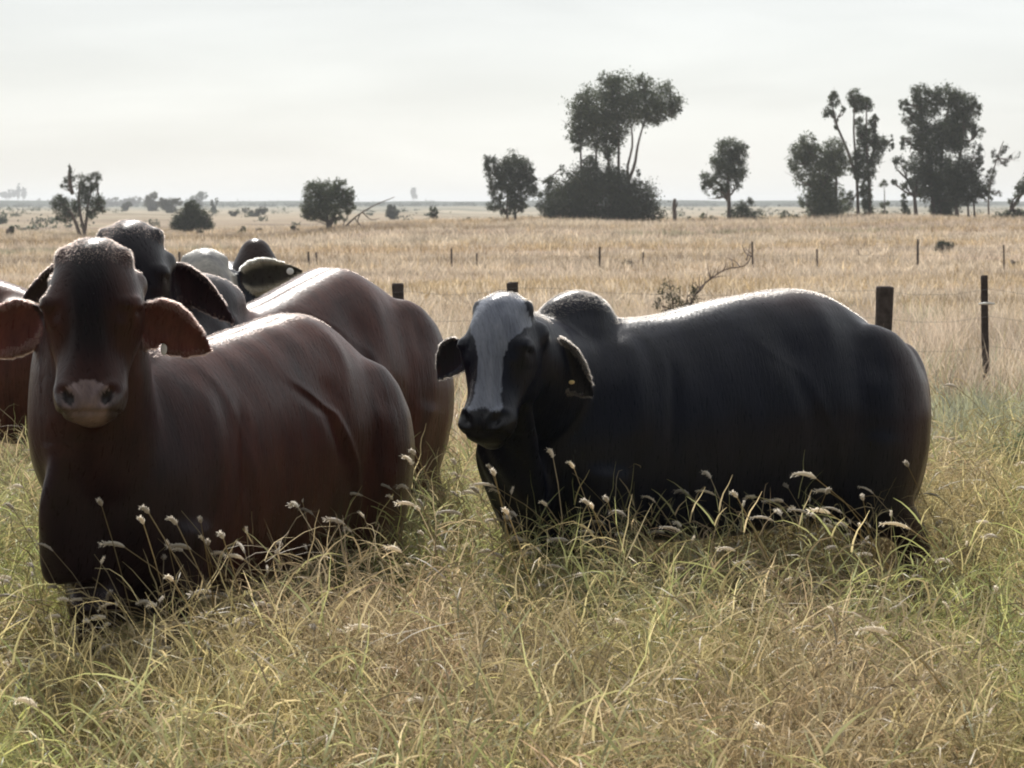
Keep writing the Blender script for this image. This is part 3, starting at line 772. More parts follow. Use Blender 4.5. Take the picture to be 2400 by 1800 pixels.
DT = 166.0
tree('gum_tree', 'tallest gum tree rising above the big dark bush', DT, 1480,
     [(1395, 250, 55, 45, 1), (1465, 215, 62, 42, 1), (1500, 255, 60, 40, 1), (1560, 235, 38, 42, 1), (1350, 300, 26, 36, .9), (1400, 300, 50, 40, 1),
      (1440, 300, 35, 50, .9), (1365, 240, 24, 30, .8), (1535, 270, 32, 20, .9), (1585, 255, 18, 28, .6), (1360, 335, 18, 22, .8), (1418, 345, 30, 25, .8), (1445, 325, 16, 26, .7), (1430, 185, 30, 18, .7), (1510, 195, 22, 20, .7), (1380, 375, 14, 20, .5), (1425, 382, 12, 24, .5)],
     9000, .38, [[(1478, 535), (1476, 440), (1470, 400), (1482, 340), (1478, 280)], [(1470, 430), (1486, 390), (1495, 340), (1515, 270)], [(1452, 530), (1450, 400), (1450, 330), (1446, 270)],
                 [(1360, 500), (1362, 400), (1360, 330)], [(1398, 500), (1396, 400), (1400, 320)], [(1440, 500), (1428, 400), (1420, 330)]], 1, tw=.15)
tree('large_bush', 'large dense dark bush under the tallest gum tree', DT - 4, 1410,
     [(1410, 470, 110, 62, 1.4), (1390, 430, 60, 45, 1.3), (1330, 480, 52, 50, 1.2), (1490, 480, 55, 52, 1.2), (1440, 425, 45, 38, 1.1), (1310, 505, 40, 28, 1), (1525, 505, 35, 30, 1),
      (1410, 510, 120, 28, 1.4), (1495, 425, 16, 24, .6), (1340, 425, 22, 22, .5), (1380, 385, 22, 18, .6), (1515, 455, 14, 22, .4)],
     13000, .34, None, 2, cat='bush')
tree('shrub', 'loose leafy shrub leaning against the left of the big bush', DT - 2, 1290,
     [(1285, 420, 14, 14, .6), (1300, 440, 22, 22, .7), (1275, 470, 20, 28, .8), (1310, 475, 22, 28, .8), (1290, 505, 24, 24, .8), (1318, 395, 9, 14, .5)], 1500, .3,
     [[(1290, 535), (1288, 480), (1284, 430)]], 3, cat='shrub', tw=.1)
tree('gum_tree', 'small gum tree with two thin stems left of the big bush', DT, 1200,
     [(1152, 385, 20, 22, .9), (1160, 415, 22, 24, .9), (1205, 395, 36, 30, 1.1), (1235, 400, 18, 26, .9), (1195, 430, 32, 30, 1), (1235, 440, 26, 26, .9), (1165, 450, 20, 22, .8), (1205, 470, 22, 22, .9),
      (1250, 430, 14, 18, .6), (1160, 480, 20, 16, .6), (1195, 495, 26, 12, .6), (1222, 480, 16, 18, .7)], 4600, .34,
     [[(1190, 545), (1188, 500), (1190, 440)], [(1208, 545), (1207, 490), (1208, 420)]], 4, tw=.13)
tree('gum_tree', 'lone slender gum tree with a rounded crown on bare trunk', DT, 1708,
     [(1712, 350, 34, 24, 1), (1695, 375, 30, 24, .9), (1735, 365, 20, 24, .9), (1700, 400, 38, 24, 1), (1725, 405, 26, 24, .9), (1660, 420, 22, 18, .8), (1655, 440, 16, 14, .7), (1690, 440, 24, 16, .7), (1720, 435, 22, 12, .6), (1680, 460, 24, 8, .4), (1745, 350, 9, 16, .5)],
     3400, .32, [[(1709, 532), (1708, 460), (1706, 400), (1712, 350)], [(1707, 470), (1685, 430), (1668, 420)]], 5, tw=.17)
tree('shrub', 'low round shrub at the foot of the lone slender gum', DT, 1745,
     [(1750, 480, 16, 18, .9), (1735, 505, 30, 24, 1), (1770, 510, 20, 20, .9)], 1100, .28, None, 6, cat='shrub')
tree('gum_tree', 'bushy gum tree at the left of the right hand clump', DT - 1, 1920,
     [(1893, 330, 20, 22, .8), (1880, 355, 30, 24, .9), (1870, 385, 26, 24, .8), (1915, 365, 28, 26, .9), (1955, 350, 28, 24, .8), (1960, 385, 30, 30, 1), (1930, 400, 34, 30, .8), (1885, 420, 24, 22, .6),
      (1925, 450, 38, 36, 1.3), (1935, 490, 42, 36, 1.4), (1930, 515, 44, 16, 1.4), (1885, 470, 16, 24, .4)], 9000, .32,
     [[(1930, 530), (1925, 440), (1915, 370)], [(1950, 530), (1960, 420), (1955, 360)]], 7, tw=.14)
tree('gum_tree', 'tall thin open crowned gum tree in the right hand clump', DT + 2, 2015,
     [(1955, 235, 14, 20, .8), (1942, 265, 12, 16, .7), (2003, 225, 16, 22, .8), (2030, 245, 16, 18, .8), (2010, 250, 16, 12, .7), (1976, 258, 7, 10, .5), (2048, 285, 12, 20, .8), (2035, 325, 20, 24, .8), (2060, 335, 20, 18, .8),
      (2015, 300, 14, 24, .8), (2020, 350, 16, 30, .8), (2050, 370, 20, 16, .6), (2025, 400, 24, 30, .8), (2030, 450, 15, 40, .9), (2035, 500, 14, 28, 1), (1960, 292, 7, 16, .5), (2088, 335, 8, 22, .6), (2002, 385, 16, 26, .6), (1985, 470, 16, 30, .5)],
     6800, .30, [[(2012, 530), (2010, 450), (2006, 370), (2000, 300), (2003, 230)], [(2040, 530), (2036, 420), (2030, 330), (2030, 250)], [(2008, 420), (1985, 350), (1960, 290), (1950, 240)], [(2032, 400), (2050, 340), (2052, 290)]], 8, tw=.14)
tree('gum_tree', 'broad heavy crowned gum tree at the right of the clump', DT, 2210,
     [(2160, 220, 24, 22, 1), (2215, 225, 38, 24, 1.1), (2255, 245, 34, 26, 1.1), (2285, 255, 16, 16, .8), (2118, 247, 14, 14, .7), (2130, 275, 18, 22, .9), (2170, 255, 30, 28, 1), (2250, 285, 38, 26, 1.1), (2155, 300, 26, 26, 1),
      (2215, 310, 44, 30, 1.1), (2290, 305, 16, 20, .8), (2175, 340, 40, 30, 1), (2235, 335, 34, 26, 1), (2120, 330, 14, 20, .6), (2110, 385, 18, 16, .7), (2155, 395, 30, 36, .9), (2200, 400, 38, 40, 1.1), (2180, 440, 38, 30, 1), (2225, 450, 40, 40, 1.1), (2205, 490, 26, 30, 1.3), (2130, 430, 24, 14, .7), (2100, 427, 12, 8, .6)],
     14500, .34, [[(2150, 525), (2145, 460), (2165, 360), (2160, 250)], [(2205, 525), (2205, 430), (2215, 300), (2225, 240)], [(2245, 525), (2240, 430), (2255, 330), (2260, 260)], [(2190, 525), (2180, 400), (2170, 300)]], 9, tw=.17)
tree('shrub', 'dark round topped sapling against the broad heavy gum', DT - 3, 2262,
     [(2262, 400, 30, 34, 1.2), (2275, 440, 32, 30, 1.2), (2240, 430, 26, 34, 1.1), (2290, 350, 14, 18, .6), (2300, 375, 12, 26, .6), (2255, 470, 36, 14, .9), (2300, 450, 16, 18, .6), (2315, 460, 14, 16, .4)],
     4200, .30, [[(2270, 525), (2268, 470), (2262, 400)], [(2240, 525), (2244, 450)], [(2285, 520), (2280, 450)]], 10, tw=.1, cat='tree')
tree('gum_tree', 'wispy sparse pale tree right of the broad heavy gum', DT + 20, 2320,
     [(2350, 350, 12, 18, .5), (2362, 375, 10, 18, .5), (2335, 370, 12, 20, .5), (2325, 405, 14, 24, .6), (2350, 385, 10, 8, .4), (2320, 440, 14, 20, .6), (2340, 455, 12, 8, .4), (2385, 365, 8, 10, .2)], 620, .28,
     [[(2318, 530), (2320, 440), (2338, 370), (2352, 330)]], 11, tw=.09, tones=OLIVE)
tree('gum_tree', 'leaning gum tree cut off by the right edge of the picture', DT - 2, 2350,
     [(2385, 455, 14, 20, .8), (2400, 435, 16, 18, .8), (2420, 425, 24, 26, .9), (2440, 460, 20, 26, .9), (2375, 475, 14, 10, .5), (2350, 505, 24, 12, .8), (2385, 505, 24, 14, .9), (2420, 505, 22, 16, .9)], 1700, .3,
     [[(2345, 528), (2372, 490), (2400, 450), (2425, 420)]], 12, tw=.18)
tree('sapling', 'thin sapling with a tuft on top between the two clump gums', DT + 10, 2073,
     [(2072, 430, 10, 10, 1), (2072, 480, 12, 14, .7), (2074, 505, 10, 14, .8)], 320, .26, [[(2073, 530), (2073, 480), (2071, 430)]], 13, cat='tree', tw=.07)
tree('sapling', 'narrow dark sapling in front of the heavy gum trunk', DT - 3, 2122, [(2122, 470, 9, 20, 1), (2124, 500, 12, 24, 1.2)], 500, .26, [[(2122, 528), (2122, 480)]], 14, cat='tree', tw=.07)
for i, (cx, cy, rx, ry, lab) in enumerate([
        (1612, 520, 16, 11, 'low scrub tuft nearest the dead stump'), (1650, 516, 10, 16, 'low scrub between the dead stump and the slender gum'), (1670, 520, 14, 11, 'scrub tuft just left of the slender gum trunk'),
        (1840, 512, 13, 20, 'small dark shrub left of the bushy gum'), (1862, 518, 16, 13, 'flat dark shrub touching the bushy gum'), (1790, 521, 14, 10, 'low shrub right of the lone slender gum')]):
    tree('shrub', lab, DT - 3 + i*.7, cx, [(cx, cy, rx, ry, 1), (cx + 4, cy + ry*.5, rx, ry*.5, 1)], 330, .26, None, 20 + i, cat='shrub')
# dead stump
s = Soup(); f0 = W(1580, 600, DT); f0.z = float(gz(f0.x, DT))
s.loft([(0, 0, -.1), (.03, 0, .6), (-.02, .02, 1.2), (.03, 0, 1.85)], np.array((.2, .16, .15, .11)), np.array((.2, .16, .15, .11)), up=(0, 1, .01), n=9)
s.loft([(0, 0, 1.0), (.18, .02, 1.35), (.24, 0, 1.6)], np.array((.08, .06, .03)), np.array((.08, .06, .03)), up=(0, 1, .01), n=7)
tag(link('tree_stump', s.mesh('tree_stump'), M_BARK, None, f0), 'bare dead stump standing right of the big dark bush', 'stump')

# left hand side
tree('gum_tree', 'open crowned straggly gum tree at the far left', 150, 195,
     [(163, 415, 12, 16, .6), (155, 435, 16, 12, .6), (190, 425, 20, 16, .8), (222, 425, 18, 22, .9), (205, 455, 22, 20, .7), (185, 475, 20, 18, .6), (230, 475, 20, 18, .8), (140, 480, 24, 22, .9), (165, 500, 22, 20, .7), (215, 495, 22, 18, .6), (245, 490, 8, 12, .5), (150, 508, 20, 10, .6), (165, 395, 5, 12, .4)],
     2300, .28, [[(196, 545), (203, 515), (208, 470), (220, 430)], [(200, 525), (185, 480), (185, 430)], [(203, 505), (232, 480), (226, 440)], [(190, 525), (165, 495), (150, 480)], [(170, 455), (163, 410), (162, 388)]], 30, tw=.13)
tree('gum_tree', 'round crowned tree on a short trunk beside the fallen branch', 150, 768,
     [(735, 450, 28, 22, 1), (770, 445, 30, 20, 1), (795, 440, 20, 20, .9), (815, 460, 18, 24, .9), (745, 485, 36, 26, 1.1), (785, 480, 28, 24, 1), (818, 485, 14, 18, .8), (730, 505, 20, 14, .8), (770, 515, 30, 12, .7), (800, 510, 14, 10, .5)],
     3800, .30, [[(770, 552), (767, 520), (765, 470)], [(767, 520), (790, 490), (805, 455)]], 31, tw=.15)
tree('dense_bush', 'dense dark pointed bush shaped like a tent', 165, 450,
     [(448, 495, 22, 22, 1.2), (450, 510, 40, 22, 1.3), (450, 528, 48, 16, 1.4), (420, 520, 20, 16, 1), (480, 525, 20, 16, 1), (447, 478, 10, 10, 1)], 3600, .28, None, 32, cat='bush', tones=GREEN*.9)
def dead(name, label, paths, D, rad=.07, cat='dead branch', seed=0, mat=None):
    f = W(paths[0][0][0], paths[0][0][1], D); rs = np.random.default_rng(seed)
    f.z = float(gz(f.x, D)); F0 = np.array(f); s = Soup()
    for k, p in enumerate(paths):
        pts = [np.array(W(x, y, D)) - F0 + (0, rs.uniform(-.2, .2), 0) for x, y in p]
        r = rad * (1 if k == 0 else .6) * np.linspace(1, .3, len(pts))
        s.loft(pts, r, r, up=(0, 1, .01), n=6, sub=3)
    o = link(name, s.mesh(name), mat or M_BARK, None, f); tag(o, label, cat); return o
dead('fallen_branch', 'dead fallen limb sticking up right of the round crowned tree',
     [[(792, 551), (815, 525), (845, 500), (885, 478), (925, 462)], [(815, 525), (830, 545), (858, 548)], [(845, 500), (838, 520), (850, 540)], [(800, 545), (812, 510), (826, 495)], [(850, 498), (870, 515), (890, 512)], [(830, 510), (848, 530), (870, 535)]], 148, .075, seed=5)
# scattered small trees towards the horizon: cx, cy, rx, ry, D, label, tones
small = [
 (262, 474, 22, 10, 560, 'flat topped little tree just right of the straggly gum', 1), (300, 472, 30, 12, 560, 'wide flat little tree with a peak in the middle', 1), (295, 482, 12, 12, 520, 'dark little tree under the wide flat one', 0),
 (357, 472, 18, 22, 420, 'square topped hazy tree left of the pointed bush', 1), (400, 482, 26, 16, 480, 'pale rounded thicket between square tree and pointed bush', 1), (466, 470, 16, 18, 380, 'small tree peeping out above the pointed bush', 0), (502, 482, 8, 18, 330, 'narrow tree at the right shoulder of the pointed bush', 0),
 (595, 497, 26, 10, 420, 'wide low pale shrub right of the pointed bush', 1), (566, 538, 10, 11, 190, 'small dark shrub in the paddock below the low pale shrub', 0), (919, 495, 15, 18, 260, 'compact tree beyond the fallen limb', 0), (1015, 512, 11, 24, 200, 'tall narrow shrub left of the two stemmed gum', 0),
 (970, 452, 8, 13, 900, 'lone tree standing up on the skyline', 1), (1080, 530, 10, 14, 172, 'dark shrub, first left of the two stemmed gum', 0), (1104, 527, 9, 14, 175, 'dark shrub, second left of the two stemmed gum', 0), (1148, 527, 10, 17, 172, 'upright dark shrub close to the two stemmed gum', 0), (1125, 536, 10, 8, 172, 'tiny shrub between the two dark shrubs', 0),
 (12, 452, 26, 9, 620, 'flat tree on the skyline at the left edge', 1), (43, 446, 6, 17, 600, 'spindly tree next to the skyline flat tree', 1), (56, 452, 6, 13, 600, 'second spindly tree next to the skyline flat tree', 1), (2, 512, 13, 12, 300, 'round bush cut by the left edge', 0), (24, 545, 8, 15, 170, 'small upright bush at the left edge', 0),
 (690, 538, 8, 7, 180, 'small ball shaped shrub left of the round crowned tree', 0), (712, 550, 14, 5, 165, 'low mound of scrub under the round crowned tree', 0), (548, 500, 12, 6, 420, 'faint low scrub by the pale shrub', 1), (1245, 530, 20, 10, 172, 'greyish scrub between two stemmed gum and big bush', 1),
 (90, 470, 4, 5, 800, 'tiny tree on the skyline near the straggly gum', 1), (608, 540, 8, 5, 185, 'tiny scrub right of the small paddock shrub', 0), (590, 558, 7, 7, 150, 'stubby brown scrub below the paddock shrub', 0), (470, 545, 10, 6, 165, 'scrub at the foot of the pointed bush', 0)]
for i, (cx, cy, rx, ry, D, lab, tn) in enumerate(small):
    if cy + ry < 522 or cx < 1000:
        cand = np.geomspace(150, 3200, 400); xx = (cx - 1200)/FPX*cand
        D = float(cand[np.argmin(np.abs(475 + FPX*(CAMZ - gz(xx, cand))/cand - (cy + ry + 1)))])
    rx, ry = rx*1.25, ry*1.12
    lf = .26 * max(1, D/220); _q = random.Random(i*7 + 3)
    tree('small_tree' if ry > 11 else 'shrub', lab, D, cx,
         [(cx + rx*_q.uniform(-.6, .6), cy + ry*_q.uniform(-.7, .7), rx*_q.uniform(.3, .55), ry*_q.uniform(.3, .5), _q.uniform(.5, 1)) for _k in range(7)] + [(cx, cy + ry*.5, rx*.5, ry*.45, 1)], int(420 + rx*ry*2.6), lf, None, 100 + i,
         tones=(GREEN, OLIVE)[tn], cat='tree' if ry > 11 else 'shrub')
rs_ = np.random.default_rng(77)
def scrub(name, label, n, d0, d1, h0, h1, leaf, tones, half=.26, xmax=None):
    d = rs_.uniform(d0, d1, n); x = rs_.uniform(-1, 1, n)*half*d
    if xmax is not None: x = np.where(x > xmax, -np.abs(x), x)
    Pq = []
    for k in range(n):
        h = rs_.uniform(h0, h1)*(1.5 if rs_.random() < .1 else 1); w = h*rs_.uniform(.7, 1.9); z0 = float(gz(x[k], d[k])); m_ = 46
        q = rs_.normal(size=(m_, 3))*(w*.42, w*.42, h*.26); q[:, 2] = np.abs(q[:, 2] + h*.42)
        Pq.append(q + (x[k], d[k], z0))
    V, F, T = quads(np.concatenate(Pq), leaf, rs_, tones); me = mesh_np(name, V, F, False); set_col(me, 'tone', T)
    tag(link(name, me, M_LEAF), label, 'scrub', kind='stuff')
scrub('skyline_scrub', 'broken line of dark scrub along the horizon', 420, 1350, 1650, 1.2, 3.2, 1.3, GREEN*.8)
scrub('plain_scrub', 'low scattered scrub dotted over the far plain', 170, 230, 900, .5, 1.9, .5, GREEN)

def Dfor(px, py, d0=40, d1=170):
    """distance at which the ground is seen at this photo pixel"""
    c = np.linspace(d0, d1, 1500); x = (px - 1200)/FPX*c
    return float(c[np.argmin(np.abs(475 + FPX*(CAMZ - gz(x, c))/c - py))])
# paddock shrubs nearer
tree('shrub', 'dark round shrub alone in the right hand paddock', Dfor(2213, 592), 2213, [(2213, 580, 22, 14, 1.3), (2203, 585, 16, 9, 1)], 900, .16, None, 140, cat='shrub')
tree('shrub', 'small brown shrub in the dry paddock near the middle fence post', Dfor(1472, 628), 1472, [(1472, 618, 14, 9, 1), (1455, 626, 18, 4, .6)], 420, .10, None, 141, cat='shrub', tones=OLIVE*.8)
tree('shrub', 'leafy shrub with a dead branch just past the near fence', 27, 1590, [(1575, 690, 30, 36, .8), (1615, 700, 30, 28, .7), (1560, 715, 24, 22, .8), (1590, 735, 44, 20, .7)], 420, .06, None, 142, cat='shrub', tones=OLIVE*1.2, tw=.03)
_r = random.Random(4); _main = [(1600, 740), (1622, 700), (1660, 660), (1700, 632), (1745, 620), (1765, 590)]
_tw = []
for k in range(26):
    i_ = _r.randrange(0, 5); f_ = _r.random(); x_ = _main[i_][0]*(1-f_) + _main[i_+1][0]*f_; y_ = _main[i_][1]*(1-f_) + _main[i_+1][1]*f_
    a_ = _r.uniform(-2.6, -.2); l_ = _r.uniform(14, 42); b_ = a_ + _r.uniform(-.6, .6)
    _tw.append([(x_, y_), (x_ + l_*.5*math.cos(a_), y_ + l_*.5*math.sin(a_)), (x_ + l_*.5*math.cos(a_) + l_*.5*math.cos(b_), y_ + l_*.5*math.sin(a_) + l_*.5*math.sin(b_))])
dead('dead_branch', 'long bare twiggy branch slanting up out of the leafy shrub', [_main] + _tw, 27, .013, seed=3)
dead('dead_twig', 'forked dead twig lying in the dry paddock', [[(2028, 606), (2016, 598), (2010, 584)], [(2020, 602), (2036, 598), (2046, 590)]], Dfor(2030, 606), .05, 'twig', 8)
tree('shrub', 'brownish weeds by the right hand edge of the far paddock', Dfor(2378, 626), 2370, [(2378, 620, 12, 7, 1), (2335, 626, 16, 5, .7)], 300, .09, None, 143, cat='shrub', tones=OLIVE*1.2)
tree('weed_clump', 'dark blue green weeds in the long grass at the right edge', 10.6, 2370, [(2370, 1090, 45, 55, 1), (2410, 1060, 50, 60, 1), (2330, 1130, 40, 40, .8), (2440, 1110, 50, 60, 1)], 900, .04, None, 144, cat='weed', tones=GREEN*2.2, tw=.012)

# ------------------------------------------------------------------ fences
def fence(name, label, posts, wires, tops=None, group=None):
    """posts: (x, y, height, half width, half depth)"""
    p0 = posts[0]; root = empty(name, (p0[0], p0[1], float(gz(p0[0], p0[1])))); tag(root, label, 'fence', group)
    O = np.array(root.location)
    rs = np.random.default_rng(len(posts) + 5)
    for (x, y, h, rw, rd) in posts:
        g = float(gz(x, y)); s = Soup()
        th = np.linspace(0, 2*math.pi, 12, endpoint=False)
        R = []; ln_ = rs.uniform(-.035, .035)
        for t in (-.15, .0, .25*h, .5*h, .75*h, h - .012, h):
            ww = 1 + rs.uniform(-.06, .06); c = np.array((rs.uniform(-.12, .12)*rw + ln_*t, 0, t)); k = .86 if t == h else 1
            cc, ss = np.cos(th), np.sin(th)
            R.append(c + np.stack([np.sign(cc)*np.abs(cc)**.6*rw*ww*k, np.sign(ss)*np.abs(ss)**.6*rd*ww*k, th*0], 1))
        s.rings(np.array(R)); link('post', s.mesh('post'), M_WOOD, root, np.array((x, y, g)) - O)
    for (hh, rad) in wires:
        pts = []
        for a_, b_ in zip(posts[:-1], posts[1:]):
            for t in (0, .25, .5, .75):
                x = a_[0]*(1-t) + b_[0]*t; y = a_[1]*(1-t) + b_[1]*t; g = float(gz(a_[0], a_[1]))*(1-t) + float(gz(b_[0], b_[1]))*t
                pts.append(np.array((x, y - posts[0][4] - rad, g + hh - .05*math.sin(math.pi*t)*(hh > .3))) - O)
        l_ = posts[-1]; pts.append(np.array((l_[0], l_[1] - posts[0][4] - rad, float(gz(l_[0], l_[1])) + hh)) - O)
        s = Soup(); s.loft(pts, np.full(len(pts), rad), np.full(len(pts), rad), n=6, sub=1); link('wire', s.mesh('wire'), M_WIRE, root)
    return root

fp = []
for (px, top, D, hw) in ((120, 665, 19.6, .05), (400, 665, 19.6, .05), (668, 665, 19.6, .05), (937, 664, 19.6, .052), (1203, 661, 19.6, .05), (2069, 671, 19.3, .076), (2317, 645, 19.2, .032), (2560, 650, 19.2, .035), (2830, 655, 19.2, .06)):
    p = W(px, top, D); fp.append((p.x, D, p.z - float(gz(p.x, D)), hw, hw*.9))
nf = fence('near_fence', 'near wire fence of dark timber posts behind the cattle', fp, ((.98, .0016), (.74, .0016), (.48, .0016)))
# white insulators on the thin post
p = W(2317, 712, 19.1); s = Soup(); s.loft([(-.09, -.01, 0), (0, -.03, .004), (.05, -.01, 0)], np.array((.007, .012, .007)), np.array((.007, .012, .007)), n=8)
s_o = link('insulator', s.mesh('insulator'), M_TIE, nf, np.array(p) - np.array(nf.location))
fp = []
for (px, top, D, hw) in ((-60, 592, 86, .04), (150, 590, 86, .04), (420, 590, 86, .04), (724, 590, 86, .042), (742, 591, 86.5, .036), (1059, 582, 86, .036), (1117, 593, 88, .03), (1405, 578, 84, .042), (1507, 591, 87, .034), (1765, 566, 83, .036), (1916, 584, 84, .034), (2152, 561, 82, .042), (2354, 574, 83, .03), (2560, 566, 83, .034)):
    p = W(px, top, D); fp.append((p.x, D, p.z - float(gz(p.x, D)), hw, hw))
fence('far_fence', 'far wire fence of thin posts crossing the dry paddock', fp, ((.9, .003), (.6, .003)))

# ------------------------------------------------------------------ grass
protos = {}
def blade_mesh(name, nb, hmin, hmax, wid, spread, tones, rs, segs=4, lean=.35, bias=(-.10, 0), curl=.6, stems=0, kink=.16, tint_tip=1.15):
    V, F, T = [], [], []; n = 0
    for k in range(nb):
        h = rs.uniform(hmin, hmax); a0 = rs.uniform(0, 6.283); r0 = spread*math.sqrt(rs.random())
        b = np.array((r0*math.cos(a0), r0*math.sin(a0), -.02))
        d = np.array((math.cos(a0), math.sin(a0), 0))*rs.uniform(0, lean) + rs.normal(size=3)*lean*.5*np.array((1, 1, 0)) + np.array((bias[0], bias[1], 0)) + (0, 0, 1)
        d /= np.linalg.norm(d); cd = rs.normal(size=3)*np.array((1, 1, .2)) + (bias[0]*3, bias[1]*3, -.7); cd *= curl*rs.uniform(.3, 1.3)/segs
        sd = np.cross(d, rs.normal(size=3)); sd /= np.linalg.norm(sd)
        w = wid*rs.uniform(.6, 1.4); p = b.copy(); tn = tones[rs.integers(len(tones))]*rs.uniform(.8, 1.2)
        for j in range(segs + 1):
            t = j/segs; ww = w*(1 - t**1.5)*.5 + .0002
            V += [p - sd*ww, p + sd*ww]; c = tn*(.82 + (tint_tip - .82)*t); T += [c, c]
            if j: F.append((n + 2*j - 2, n + 2*j - 1, n + 2*j + 1, n + 2*j))
            p = p + d*h/segs; d = d + cd + rs.normal(size=3)*kink; d /= np.linalg.norm(d)
        n += 2*(segs + 1)
    me = mesh_np(name, np.array(V), np.array(F), True); set_col(me, 'tone', np.array(T)); return me

def culm_mesh(name, nc, hmin, hmax, tones, rs, spread=.13, wid=.0030, leaves=13, bias=(-.14, 0)):
    """a tuft of leafy culms: thin stems with arching side leaves, leaning over one another"""
    V, F, T = [], [], []
    def ribbon(P, w, c):
        n = len(V); K = len(P); sd = np.cross(P[-1] - P[0], rs.normal(size=3)); sd /= np.linalg.norm(sd) + 1e-9
        for j, p in enumerate(P):
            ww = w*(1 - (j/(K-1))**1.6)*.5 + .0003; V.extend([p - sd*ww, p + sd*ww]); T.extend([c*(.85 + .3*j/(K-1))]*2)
            if j: F.append((n + 2*j - 2, n + 2*j - 1, n + 2*j + 1, n + 2*j))
    for k in range(nc):
        h = rs.uniform(hmin, hmax); a0 = rs.uniform(0, 6.283); r0 = spread*math.sqrt(rs.random())
        p = np.array((r0*math.cos(a0), r0*math.sin(a0), -.02)); d = np.array((bias[0], bias[1], 1.0)) + rs.normal(size=3)*(.22, .22, 0); d /= np.linalg.norm(d)
        fall = rs.normal(size=3)*(.14, .14, 0) + (bias[0]*.8, 0, -.02); P = [p]; tn = tones[rs.integers(len(tones))]*rs.uniform(.62, 1.28); segs = 6
        for j in range(segs):
            p = p + d*h/segs; P.append(p); d = d + fall*(.4 + j*.25) + rs.normal(size=3)*.07; d /= np.linalg.norm(d)
        ribbon(P, .0022, tn*.92)
        for q in range(leaves):
            j = rs.integers(1, segs); b = P[j] + (P[j+1] - P[j])*rs.random(); o = rs.normal(size=3)*(1, 1, .0); o /= np.linalg.norm(o) + 1e-9
            L_ = rs.uniform(.05, .16); e = rs.uniform(.3, 1.35); d2 = o*math.cos(e) + np.array((0, 0, math.sin(e))); Q = [b]; dr = rs.uniform(.05, .5)
            for m_ in range(4): b = b + d2*L_/4; Q.append(b); d2 = d2 + (0, 0, -dr) + rs.normal(size=3)*.12; d2 /= np.linalg.norm(d2)
            ribbon(Q, wid*rs.uniform(.6, 1.4), tones[rs.integers(len(tones))]*rs.uniform(.55, 1.35))
    me = mesh_np(name, np.array(V), np.array(F), True); set_col(me, 'tone', np.array(T)); return me

def stalk_mesh(name, h, rs, headlen, headr, bend, dirx=-1.0):
    """a thin stalk that arches over and carries a bristly seed head"""
    V, F, T = [], [], []
    stem = np.array((.42, .34, .20)); hd = np.array((.86, .79, .68))
    p = np.array((0, 0, -.02)); az = math.pi if dirx < 0 else 0; az += rs.normal()*.7
    out = np.array((math.cos(az), math.sin(az), 0)); ang = rs.uniform(.05, .35); segs = 9; P = [p.copy()]
    for j in range(segs):
        t = (j + 1)/segs; ang += bend/segs*(.3 + 1.6*t*t)
        p = p + (out*math.sin(ang) + np.array((0, 0, 1))*math.cos(ang))*h/segs; P.append(p.copy())
    def strip(a, b, w, c):
        d = b - a; s_ = np.cross(d, rs.normal(size=3)); s_ = s_/(np.linalg.norm(s_) + 1e-9)*w/2
        n = len(V); V.extend([a - s_, a + s_, b + s_, b - s_]); F.append((n, n + 1, n + 2, n + 3)); T.extend([c]*4)
    def tube(a, b, r0, r1, c, k=5):
        d = b - a; s_ = np.cross(d, (0.3, .8, .1)); s_ /= np.linalg.norm(s_) + 1e-9; u_ = np.cross(d, s_); u_ /= np.linalg.norm(u_) + 1e-9; n = len(V)
        for (q, r) in ((a, r0), (b, r1)):
            for i in range(k):
                th = 6.283*i/k; V.append(q + s_*r*math.cos(th) + u_*r*math.sin(th)); T.append(c)
        for i in range(k): F.append((n + i, n + (i+1) % k, n + k + (i+1) % k, n + k + i))
    for a, b in zip(P[:-1], P[1:]): tube(a, b, .0016, .0014, stem, 3)
    # leaves on the stalk
    for k in range(3):
        j = rs.integers(2, 6); a = P[j]; o = rs.normal(size=3)*np.array((1, 1, .3)); o /= np.linalg.norm(o); m = a + o*.07 + (0, 0, .06); e = m + o*.09 - (0, 0, .04)
        strip(a, m, .005, stem*np.array((.95, 1.05, .8))); strip(m, e, .003, stem)
    # head
    d = P[-1] - P[-2]; d /= np.linalg.norm(d); q = P[-1]; K = 6
    cs = [q]
    for j in range(K):
        ang += .10 + bend*.05; d = out*math.sin(ang) + np.array((0, 0, 1))*math.cos(ang); cs.append(cs[-1] + d*headlen/K)
    prof = [.35, .85, 1, 1, .85, .55, .15]
    for j in range(K): tube(cs[j], cs[j+1], headr*prof[j], headr*prof[j+1], hd*.8, 6)
    for k in range(46):
        t = rs.random(); j = min(K - 1, int(t*K)); a = cs[j] + (cs[j+1] - cs[j])*(t*K - j); dd = cs[j+1] - cs[j]; dd /= np.linalg.norm(dd)
        o = np.cross(dd, rs.normal(size=3)); o /= np.linalg.norm(o) + 1e-9
        strip(a, a + (o*.8 + dd*.8)*headr*rs.uniform(1.3, 2.1), .0012, hd*rs.uniform(.9, 1.3))
    me = mesh_np(name, np.array(V), np.array(F), True); set_col(me, 'tone', np.array(T)); return me

